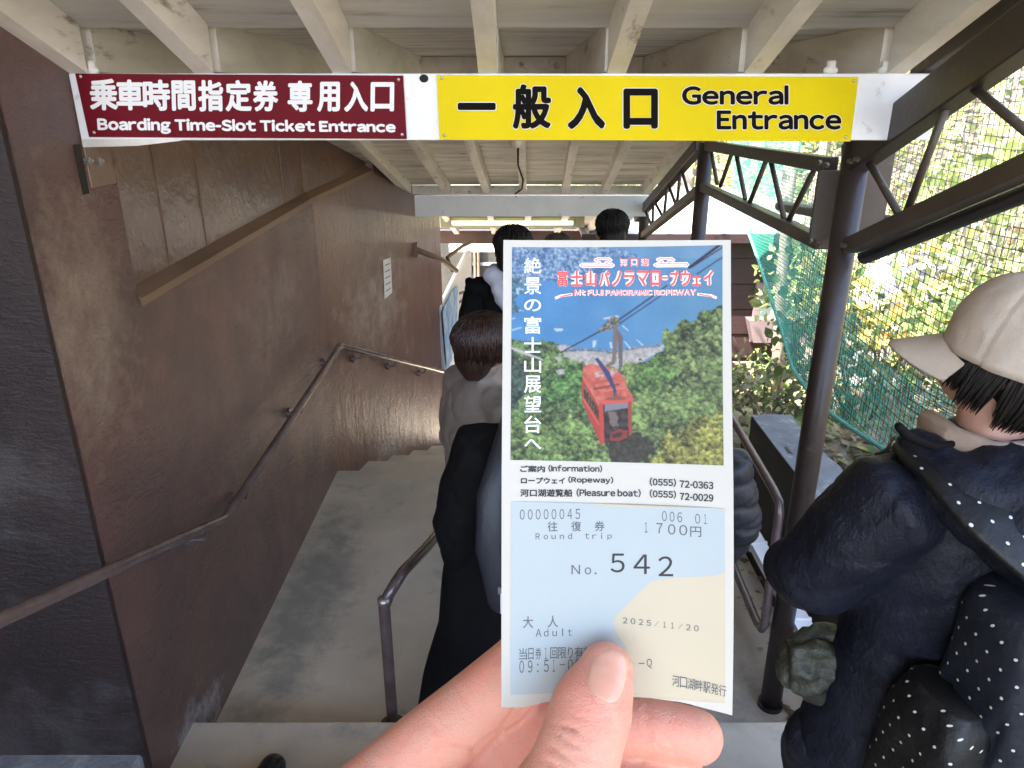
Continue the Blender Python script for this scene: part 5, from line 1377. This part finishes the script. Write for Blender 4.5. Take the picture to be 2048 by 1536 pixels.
# the wooded slope on the right
put(inside([(640, 1490), (660, 1380), (660, 1250), (660, 1060), (740, 850), (1010, 800), (1120, 735), (1128, 610), (1210, 600), (1215, 545), (1310, 530), (1400, 480), (1530, 440), (1530, 1510)], 26, 18), trees_tex(50, (140, 164, 98), 36))
put(inside([(1190, 700), (1530, 560), (1530, 900), (1250, 980)], 70, 19), trees_tex(53, (156, 178, 110), 40))
put(inside([(930, 860), (1130, 760), (1240, 860), (1100, 1000), (920, 1010)], 60, 21), trees_tex(54, (120, 156, 84), 34))
put(inside([(1030, 1500), (1120, 1290), (1300, 1200), (1530, 1120), (1530, 1510)], 60, 22), trees_tex(55, (184, 182, 92), 36))
put(inside([(760, 1340), (930, 1270), (1050, 1330), (1060, 1400), (1000, 1480), (790, 1490)], 30, 23), np.array([64, 60, 46]) + (vnoise(16, 24) - .5)[..., None] * 40)
# boats and piers
for poly in ([(396, 588), (455, 592), (462, 606), (420, 612), (400, 602)], [(112, 600), (180, 582), (184, 588), (116, 611)], [(112, 524), (138, 522), (138, 530), (112, 532)], [(727, 516), (830, 500), (832, 512), (730, 528)],
             [(655, 672), (682, 668), (676, 708), (655, 720)], [(765, 678), (782, 676), (790, 720), (776, 722)], [(860, 672), (866, 668), (915, 715), (905, 722)], [(945, 662), (952, 660), (1000, 700), (990, 704)], [(850, 570), (856, 566), (895, 600), (889, 606)]):
    put(inside(poly, 3, 60), (196, 214, 226))
# cables, hanger, gondola
def line(x0, y0, x1, y1, w_, c):
    d = np.array([x1 - x0, y1 - y0], float); n_ = np.array([-d[1], d[0]]) / np.hypot(*d) * w_ / 2
    put(inside([(x0 + n_[0], y0 + n_[1]), (x1 + n_[0], y1 + n_[1]), (x1 - n_[0], y1 - n_[1]), (x0 - n_[0], y0 - n_[1])]), c)
line(440, 752, 790, 560, 9, (44, 54, 72)); line(780, 566, 1060, 372, 10, (44, 58, 88)); line(800, 580, 1110, 372, 8, (52, 72, 104))
line(1110, 335, 1150, 305, 9, (60, 60, 96)); line(1290, 195, 1500, 44, 16, (44, 40, 60)); line(1310, 190, 1515, 62, 7, (50, 50, 76)); line(1345, 235, 1516, 125, 8, (64, 68, 96))
put(inside([(690, 600), (735, 560), (770, 520), (800, 505), (830, 520), (836, 548), (800, 590), (720, 612)], 5, 61), np.array([120, 116, 108]) + (vnoise(10, 62) - .5)[..., None] * 110)
put(inside([(795, 580), (818, 578), (830, 620), (818, 690), (812, 790), (800, 828), (760, 846), (735, 836), (784, 800), (792, 700)], 3, 63), (132, 112, 104))
put(inside([(812, 590), (834, 610), (856, 650), (856, 830), (838, 880), (810, 910), (760, 928), (640, 948), (640, 936), (800, 900), (830, 850), (828, 700)], 3, 64), (112, 104, 106))
put(inside([(590, 842), (640, 824), (760, 842), (870, 905), (880, 960), (930, 1052), (925, 1090), (700, 1090), (590, 905)], 3, 65), np.array([208, 106, 90]) + (vnoise(30, 66) - .5)[..., None] * 40 + (vnoise(8, 67) - .5)[..., None] * 22)
put(inside([(640, 945), (800, 915), (806, 926), (668, 962), (690, 1000), (676, 1000), (648, 968)], 2, 67), (190, 92, 74))
put(inside([(655, 880), (740, 868), (820, 850), (826, 870), (780, 900), (668, 915)], 8, 68), np.array([196, 150, 140]) + (vnoise(12, 69) - .5)[..., None] * 90)
put(inside([(700, 1090), (730, 1084), (735, 1350), (700, 1352)], 2, 70), (206, 74, 62))
put(inside([(588, 900), (700, 1090), (712, 1350), (640, 1200), (583, 1062)], 2, 71), (190, 70, 58))
put(inside([(596, 960), (690, 1112), (694, 1180), (640, 1110), (596, 1030)], 2, 72), np.array([110, 82, 54]) + (vnoise(14, 73) - .5)[..., None] * 80)
put(inside([(650, 1060), (660, 1075), (660, 1130), (650, 1115)], 0, 74), (200, 76, 62))
for q in range(6):
    xa = 600 + q * 17; ya = 985 + q * 26; put(inside([(xa, ya), (xa + 10, ya + 15), (xa + 10, ya + 78), (xa, ya + 62)], 1, 90 + q), (62, 46, 40))
put(inside([(588, 1040), (700, 1225), (700, 1235), (586, 1050)], 1, 97), (226, 128, 104)); put(inside([(590, 905), (700, 1090), (700, 1104), (590, 918)], 1, 98), (232, 132, 112))
put(inside([(655, 985), (830, 950), (840, 962), (664, 1000)], 1, 99), (150, 70, 58)); put(inside([(720, 1000), (870, 975), (876, 984), (724, 1010)], 1, 89), (228, 130, 112))
put(inside([(728, 1090), (915, 1062), (917, 1290), (880, 1330), (760, 1345), (735, 1340)], 2, 75), np.array([58, 46, 44]) + (vnoise(26, 76) - .5)[..., None] * 60)
put(inside([(735, 1092), (916, 1072), (916, 1110), (735, 1138)], 1, 77), (142, 138, 150))
put(inside([(720, 1060), (928, 1046), (926, 1072), (722, 1094)], 2, 78), (220, 100, 86))
put(inside([(890, 1070), (917, 1066), (917, 1290), (894, 1300)], 1, 79), (170, 74, 56))
put(inside([(768, 1290), (830, 1250), (890, 1262), (886, 1310), (830, 1330), (770, 1334)], 6, 80), (150, 58, 48)); put(inside([(785, 1290), (835, 1270), (862, 1280), (840, 1306), (790, 1312)], 4, 81), (70, 40, 38))
put(inside([(765, 1150), (800, 1140), (830, 1170), (826, 1240), (780, 1230)], 14, 82), (128, 112, 108))
put(inside([(672, 790), (690, 782), (770, 880), (812, 990), (826, 1050), (800, 1060), (790, 990), (740, 900)], 2, 83), (66, 68, 118))
put(inside([(740, 1050), (800, 1040), (812, 1010), (832, 1040), (880, 1046), (880, 1056), (820, 1064), (745, 1064)], 2, 84), (150, 84, 74))
# light blur for the printed look
K = IMG.copy()
for ax in (0, 1): K = (K + np.roll(K, 1, ax) * .35 + np.roll(K, -1, ax) * .35) / 1.7
tint = lin(np.clip(K, 0, 255)) * .52
Vp = []
for j in range(GH):
    v = (j) / (GH - 1)
    for i in range(GW):
        u = i / (GW - 1)
        px = (1024 + (1444 - 1024) * u) * (1 - v) + (1021 + (1444.5 - 1021) * u) * v; py = (495 - 4 * u) * (1 - v) + (919 + 11 * u) * v
        Vp.append(tick(px, py, .00008))
Fp = [(j*GW+i, j*GW+i+1, (j+1)*GW+i+1, (j+1)*GW+i) for j in range(GH-1) for i in range(GW-1)]
pic = tinted('printed_picture', Vp, Fp, tint.reshape(-1, 3), M['print_photo'], tk)

LSTEP = 0.000004
def tl(x0, y0, x1, y1, tilt=0): return (z2p(x0, y0), z2p(x1, y0 + tilt), z2p(x1, y1 + tilt), z2p(x0, y1))
LT = 0.00016
mb = MB()
for s_, q in (('ご案内', tl(143, 85, 284, 124, 2)), ('(Information)', tl(303, 82, 610, 124, 4)), ('ロープウェイ', tl(147, 152, 398, 188, 3)), ('(Ropeway)', tl(416, 148, 673, 192, 4)),
              ('河口湖遊覧船', tl(143, 218, 440, 262, 3)), ('(Pleasure boat)', tl(463, 217, 828, 265, 4)), ('(0555)', tl(879, 155, 1027, 204, 5)), ('72-0363', tl(1047, 170, 1235, 212, 8)),
              ('(0555)', tl(879, 222, 1027, 270, 6)), ('72-0029', tl(1047, 240, 1235, 282, 8))):
    letter(mb, s_, q, tick, .55, LT, 6)
mb.build('information_lettering', M['print_black'], tk)
mb = MB()
for i, ch in enumerate('00000045'): letter(mb, ch, tl(141 + i * 45.0, 333, 141 + i * 45.0 + 27, 390), tick, .0, LT)
for ch, x, y in (('往', 298, 402), ('復', 432, 402), ('券', 565, 402)): letter(mb, ch, tl(x, y, x + 57, y + 57), tick, .25, LT, 4)
for ch, x, h_ in (('R', 230, 34), ('o', 276, 24), ('u', 320, 24), ('n', 367, 24), ('d', 413, 34), ('t', 510, 32), ('r', 552, 24), ('i', 601, 33)): letter(mb, ch, tl(x, 502 - h_, x + (8 if ch == 'i' else 24), 502), tick, .1, LT, 4)
letter(mb, 'p', tl(638, 478, 663, 509), tick, .1, LT, 4)
for i, ch in enumerate('006'): letter(mb, ch, tl(947 + i * 43, 344 + 3 * i, 947 + i * 43 + 27, 401 + 3 * i, 1), tick, .0, LT)
letter(mb, '0', tl(1132, 358, 1160, 413, 1), tick, 0, LT); letter(mb, '1', tl(1182, 360, 1196, 415, 0), tick, 0, LT)
for ch, x0, x1, y in (('1', 850, 864, 408), ('7', 915, 950, 412), ('0', 980, 1022, 418), ('0', 1043, 1088, 422), ('円', 1104, 1166, 430)): letter(mb, ch, tl(x0, y, x1, y + 58, 1), tick, .15, LT, 4)
letter(mb, 'N', tl(433, 648, 482, 700), tick, .15, LT, 4); letter(mb, 'o', tl(508, 662, 545, 702), tick, .15, LT, 4); letter(mb, '.', tl(564, 690, 576, 702), tick, .3, LT, 4)
for ch, x in (('大', 158), ('人', 298)): letter(mb, ch, tl(x, 930, x + 58, 996), tick, .2, LT, 4)
for ch, x, y0, w_ in (('A', 230, 1003, 32), ('d', 276, 1003, 26), ('u', 324, 1016, 26), ('l', 379, 1003, 6), ('t', 412, 1008, 22)): letter(mb, ch, tl(x, y0, x + w_, 1046), tick, .1, LT, 4)
for i, ch in enumerate('2025/11/20'):
    x = 724 + i * 44.5; letter(mb, ch, tl(x + (6 if ch == '1' else 0), 945 + i * 4.6, x + (20 if ch == '1' else 26), 978 + i * 4.6, 2), tick, .12, LT, 4)
for ch, x0, x1 in (('当', 136, 182), ('日', 188, 218), ('券', 228, 262), ('1', 282, 292), ('回', 312, 352), ('限', 356, 404), ('り', 412, 440), ('有', 450, 498), ('効', 502, 548)): letter(mb, ch, tl(x0, 1108, x1, 1172), tick, .1, LT, 4)
for ch, x0, x1 in (('0', 138, 164), ('9', 186, 212), (':', 238, 246), ('5', 276, 304), ('1', 326, 338), ('-', 364, 396), ('0', 412, 440), ('0', 454, 482)): letter(mb, ch, tl(x0, 1176 if ch not in ':-' else 1196 if ch == ':' else 1203, x1, 1245 if ch not in '-' else 1208), tick, .05, LT, 4)
letter(mb, '-', tl(815, 1204, 846, 1209), tick, .2, LT, 4); letter(mb, 'Q', tl(860, 1180, 890, 1234), tick, .05, LT, 4)
for i, ch in enumerate('河口湖畔駅発行'): letter(mb, ch, tl(1004 + i * 43.5, 1270 + i * 8.5, 1004 + i * 43.5 + 41, 1334 + i * 8.5, 7), tick, .12, LT, 4)
mb.build('stamped_lettering', M['print_grey'], tk)
mb = MB()
for ch, x0, x1, y0, y1 in (('5', 655, 735, 585, 692), ('4', 785, 878, 590, 700), ('2', 925, 1008, 600, 712)): letter(mb, ch, tl(x0, y0, x1, y1), tick, .22, LT, 6)
mb.build('number_lettering', M['print_black'], tk)
tz = lambda x0, y0, x1, y1, t=0: (z1(x0, y0), z1(x1, y0 + t), z1(x1, y1 + t), z1(x0, y1))
mb = MB()
for ch, y0, y1 in (('絶', 118, 222), ('景', 250, 362), ('の', 396, 476), ('富', 510, 626), ('士', 648, 752), ('山', 786, 886), ('展', 905, 1020), ('望', 1040, 1150), ('台', 1172, 1288), ('へ', 1328, 1396)):
    letter(mb, ch, tz(195, y0, 308, y1), tick, .35, LT, 6)
mb.build('vertical_lettering', M['print_white'], tk)
LOGO = []
xs_ = [(415, 490), (505, 590), (600, 680), (695, 772), (782, 850), (862, 938), (950, 1030), (1040, 1108), (1116, 1160), (1168, 1228), (1236, 1310), (1318, 1375), (1390, 1458)]
for ch, (a, b) in zip('富士山パノラマロープウェイ', xs_):
    y0, y1 = (200, 308) if ch not in 'ーェ' else ((244, 258) if ch == 'ー' else (240, 308))
    LOGO.append((ch, tz(a, y0, b, y1), 1.7))
for ch, a, b in (('河', 835, 892), ('口', 906, 960), ('湖', 975, 1034)): LOGO.append((ch, tz(a, 120, b, 174), .35))
LOGO.append(('Mt FUJI PANORAMIC ROPEWAY', tz(530, 328, 1345, 372), .1))
def cloud(mb, lines, w_, lift):
    for pts in lines:
        for (a, b) in zip(pts, pts[1:]):
            a, b = np.array(z1(*a)), np.array(z1(*b)); d = (b - a) / np.hypot(*(b - a)); n_ = np.array([-d[1], d[0]]) * w_; a = a - d * w_; b = b + d * w_
            mb.add([tick(*(a + n_), lift), tick(*(b + n_), lift), tick(*(b - n_), lift), tick(*(a - n_), lift)], [(0, 1, 2, 3)]); lift += .000001
CL = [[(585, 160), (575, 166), (590, 174), (780, 174), (792, 166), (780, 158), (600, 158)], [(690, 158), (700, 146), (685, 140), (672, 130), (690, 122), (760, 122), (776, 132), (760, 142), (745, 146), (755, 158)],
      [(1080, 158), (1070, 164), (1085, 172), (1280, 172), (1288, 164), (1278, 156), (1090, 156)], [(1110, 156), (1120, 144), (1100, 138), (1088, 128), (1104, 122), (1180, 122), (1195, 132), (1180, 142), (1160, 144), (1170, 156)],
      [(1500 - 30, 385), (1440, 372), (1360, 362)], [(410, 385), (440, 372), (510, 362)]]
mb = MB()
for s_, q, b in LOGO: letter(mb, s_, q, tick, b + (1.9 if b > .5 else 1.1), LT - .00002, 12)
cloud(mb, CL, 2.6, LT - .00002)
mb.build('logo_outline', M['print_pink'], tk)
mb = MB()
for s_, q, b in LOGO: letter(mb, s_, q, tick, b * .55, LT + .00006, 6)
cloud(mb, CL[:4], .55, LT + .00008)
for pts in ([(1462, 384), (1440, 374), (1362, 358), (1362, 366), (1430, 378)], [(412, 384), (440, 374), (512, 356), (512, 366), (450, 378)]):
    mb.add([tick(*z1(*p), LT + .00009) for p in pts], [tuple(range(len(pts)))])
mb.build('logo_lettering', M['print_red'], tk)

# ================================================================== THE HAND THAT HOLDS IT
def hp(x, y, t): return Vector((0, 0, EYE)) + ray(x, y) * t
rp = lambda r, t: r * t / FPX
hand = MB()
def fing(spec, seg=24):
    pts = [hp(x, y, t) for x, y, t, r in spec]; rad = [rp(r, t) for x, y, t, r in spec]
    # refine with a smooth curve
    P_, Rr = [], []
    n = len(pts)
    for i in range(n - 1):
        p0, p1, p2, p3 = pts[max(i-1, 0)], pts[i], pts[i+1], pts[min(i+2, n-1)]
        for s in range(5):
            u = s / 5
            P_.append(.5 * ((2*p1) + (p2 - p0)*u + (2*p0 - 5*p1 + 4*p2 - p3)*u*u + (3*p1 - p0 - 3*p2 + p3)*u**3)); Rr.append(rad[i] * (1-u) + rad[i+1] * u)
    P_.append(pts[-1]); Rr.append(rad[-1])
    hand.tube(P_, Rr, seg, cap='round')
AX = Vector((0, math.cos(PITCH), -math.sin(PITCH)))
# thumb in front of the paper
fing([(1020, 1800, .186, 118), (1085, 1660, .183, 108), (1142, 1545, .1815, 89), (1168, 1468, .1835, 84), (1186, 1410, .1865, 83), (1204, 1362, .1895, 66), (1211, 1340, .191, 56)])
# index finger climbing behind the paper
fing([(610, 1735, .222, 96), (720, 1618, .220, 86), (836, 1512, .218, 78), (950, 1418, .2165, 74), (1054, 1330, .215, 71), (1120, 1265, .2135, 64), (1165, 1205, .2105, 56), (1185, 1165, .2085, 50)])
# middle, ring and little finger crossing behind it, tips to the right
fing([(820, 1690, .232, 92), (930, 1580, .228, 86), (1040, 1490, .2225, 76), (1160, 1452, .2185, 68), (1270, 1450, .2150, 59), (1345, 1464, .2125, 57), (1392, 1474, .2115, 55)])
fing([(850, 1780, .230, 92), (980, 1690, .227, 82), (1110, 1612, .221, 72), (1240, 1580, .2155, 63), (1330, 1578, .2125, 58), (1382, 1584, .2115, 54)])
fing([(860, 1870, .228, 90), (990, 1800, .225, 76), (1110, 1730, .220, 64), (1220, 1695, .215, 56), (1310, 1690, .212, 50)])
# palm, heel of the thumb, wrist and forearm
fing([(1040, 1780, .192, 130), (940, 1790, .208, 160), (800, 1800, .222, 170), (690, 1740, .226, 130)])
fing([(930, 1740, .204, 120), (850, 1690, .208, 135), (770, 1640, .2125, 112)])
fing([(980, 1800, .20, 150), (930, 1960, .208, 200), (860, 2200, .215, 205), (760, 2500, .222, 200), (600, 3000, .235, 235), (350, 3700, .26, 290)], 28)
hm = union(hand, .00085, 6, .5)
creases = [((1060, 1392), (1003, 1468), 8, .0026), ((1003, 1468), (950, 1508), 8, .0024), ((950, 1508), (872, 1492), 9, .0010),
           ((1112, 1466), (1172, 1510), 3.2, .00075), ((1096, 1490), (1150, 1532), 3.2, .0008), ((1130, 1450), (1182, 1484), 3, .0006), ((1150, 1510), (1206, 1528), 3, .0006), ((1106, 1448), (1160, 1462), 3, .0005), ((1140, 1430), (1200, 1446), 2.6, .0003), ((1080, 1520), (1120, 1536), 3, .0006), ((1186, 1436), (1236, 1440), 2.6, .0003), ((1185, 1452), (1240, 1462), 2.6, .0003), ((860, 1440), (905, 1500), 4, .0003), ((880, 1430), (930, 1490), 3, .0002), ((1345, 1412), (1350, 1512), 3, .00022),
           ((1290, 1404), (1296, 1505), 5, .00035), ((1300, 1410), (1304, 1500), 3, .0002), ((905, 1360), (960, 1440), 6, .0002)]
NPO = [(1173, 1330), (1168, 1358), (1175, 1384), (1191, 1403), (1216, 1415), (1239, 1411), (1250, 1391), (1259, 1362), (1262, 1335)]
creases += [(a, b, 2.6, .00028) for a, b in zip(NPO, NPO[1:])]
def crease(c, n):
    if n.dot(TN) < -.1: return 0.0
    x, y = px_of(c); v = 0.0
    for (a, b, w_, d) in creases:
        ax, ay = a; bx, by = b; L2 = (bx-ax)**2 + (by-ay)**2; u = max(0, min(1, ((x-ax)*(bx-ax) + (y-ay)*(by-ay)) / L2)); dd = (x-ax-u*(bx-ax))**2 + (y-ay-u*(by-ay))**2
        if dd < 9 * w_ * w_: v -= d * math.exp(-dd / (w_ * w_)) * (.35 + .65 * math.sin(math.pi * min(1, max(0, u * .8 + .1))))
    return v + .00012 * mnoise.noise(c * 160) + .0003 * mnoise.noise(c * 45)
displace(hm, crease)
ho_ = link('hand', hm, M['skin'], None, smooth=True)
tag(ho_, 'left hand with pinkish skin pinching the ticket between thumb and fingers', 'hand')
# thumbnail laid on the thumb
bm = bmesh.new(); bm.from_mesh(hm); tree_ = BVHTree.FromBMesh(bm); bm.free()
NP = [(1176, 1330), (1171, 1358), (1178, 1382), (1193, 1400), (1216, 1411), (1236, 1408), (1247, 1390), (1255, 1362), (1259, 1335), (1255, 1310), (1241, 1296), (1222, 1292), (1202, 1299), (1186, 1312)]
cx_, cy_ = sum(p[0] for p in NP) / len(NP), sum(p[1] for p in NP) / len(NP)
mb = MB(); rows = 8; n = len(NP) * 3
ringpts = []
for i in range(n):
    a, b = NP[i // 3], NP[(i // 3 + 1) % len(NP)]; u = (i % 3) / 3; ringpts.append((a[0] + (b[0]-a[0])*u, a[1] + (b[1]-a[1])*u))
def cast(px, py):
    o = Vector((0, 0, EYE)); d = ray(px, py).normalized(); h = tree_.ray_cast(o, d); return h
ok = True
V0 = []
for j in range(rows + 1):
    s = j / rows
    for (x, y) in ringpts:
        h = cast(cx_ + (x - cx_) * s, cy_ + (y - cy_) * s)
        if h[0] is None: V0.append(V0[-1] if V0 else hp(cx_, cy_, .18)); continue
        lift = .00016 * (1 - s ** 6) + .00003 if s < 1 else -.0002
        V0.append(h[0] + h[1] * lift)
mb.v = [tuple(v) for v in V0]
mb.f = [(j*n+i, j*n+(i+1) % n, (j+1)*n+(i+1) % n, (j+1)*n+i) for j in range(rows) for i in range(n)]
nl = mb.build('nail', M['nail'], ho_, smooth=True)
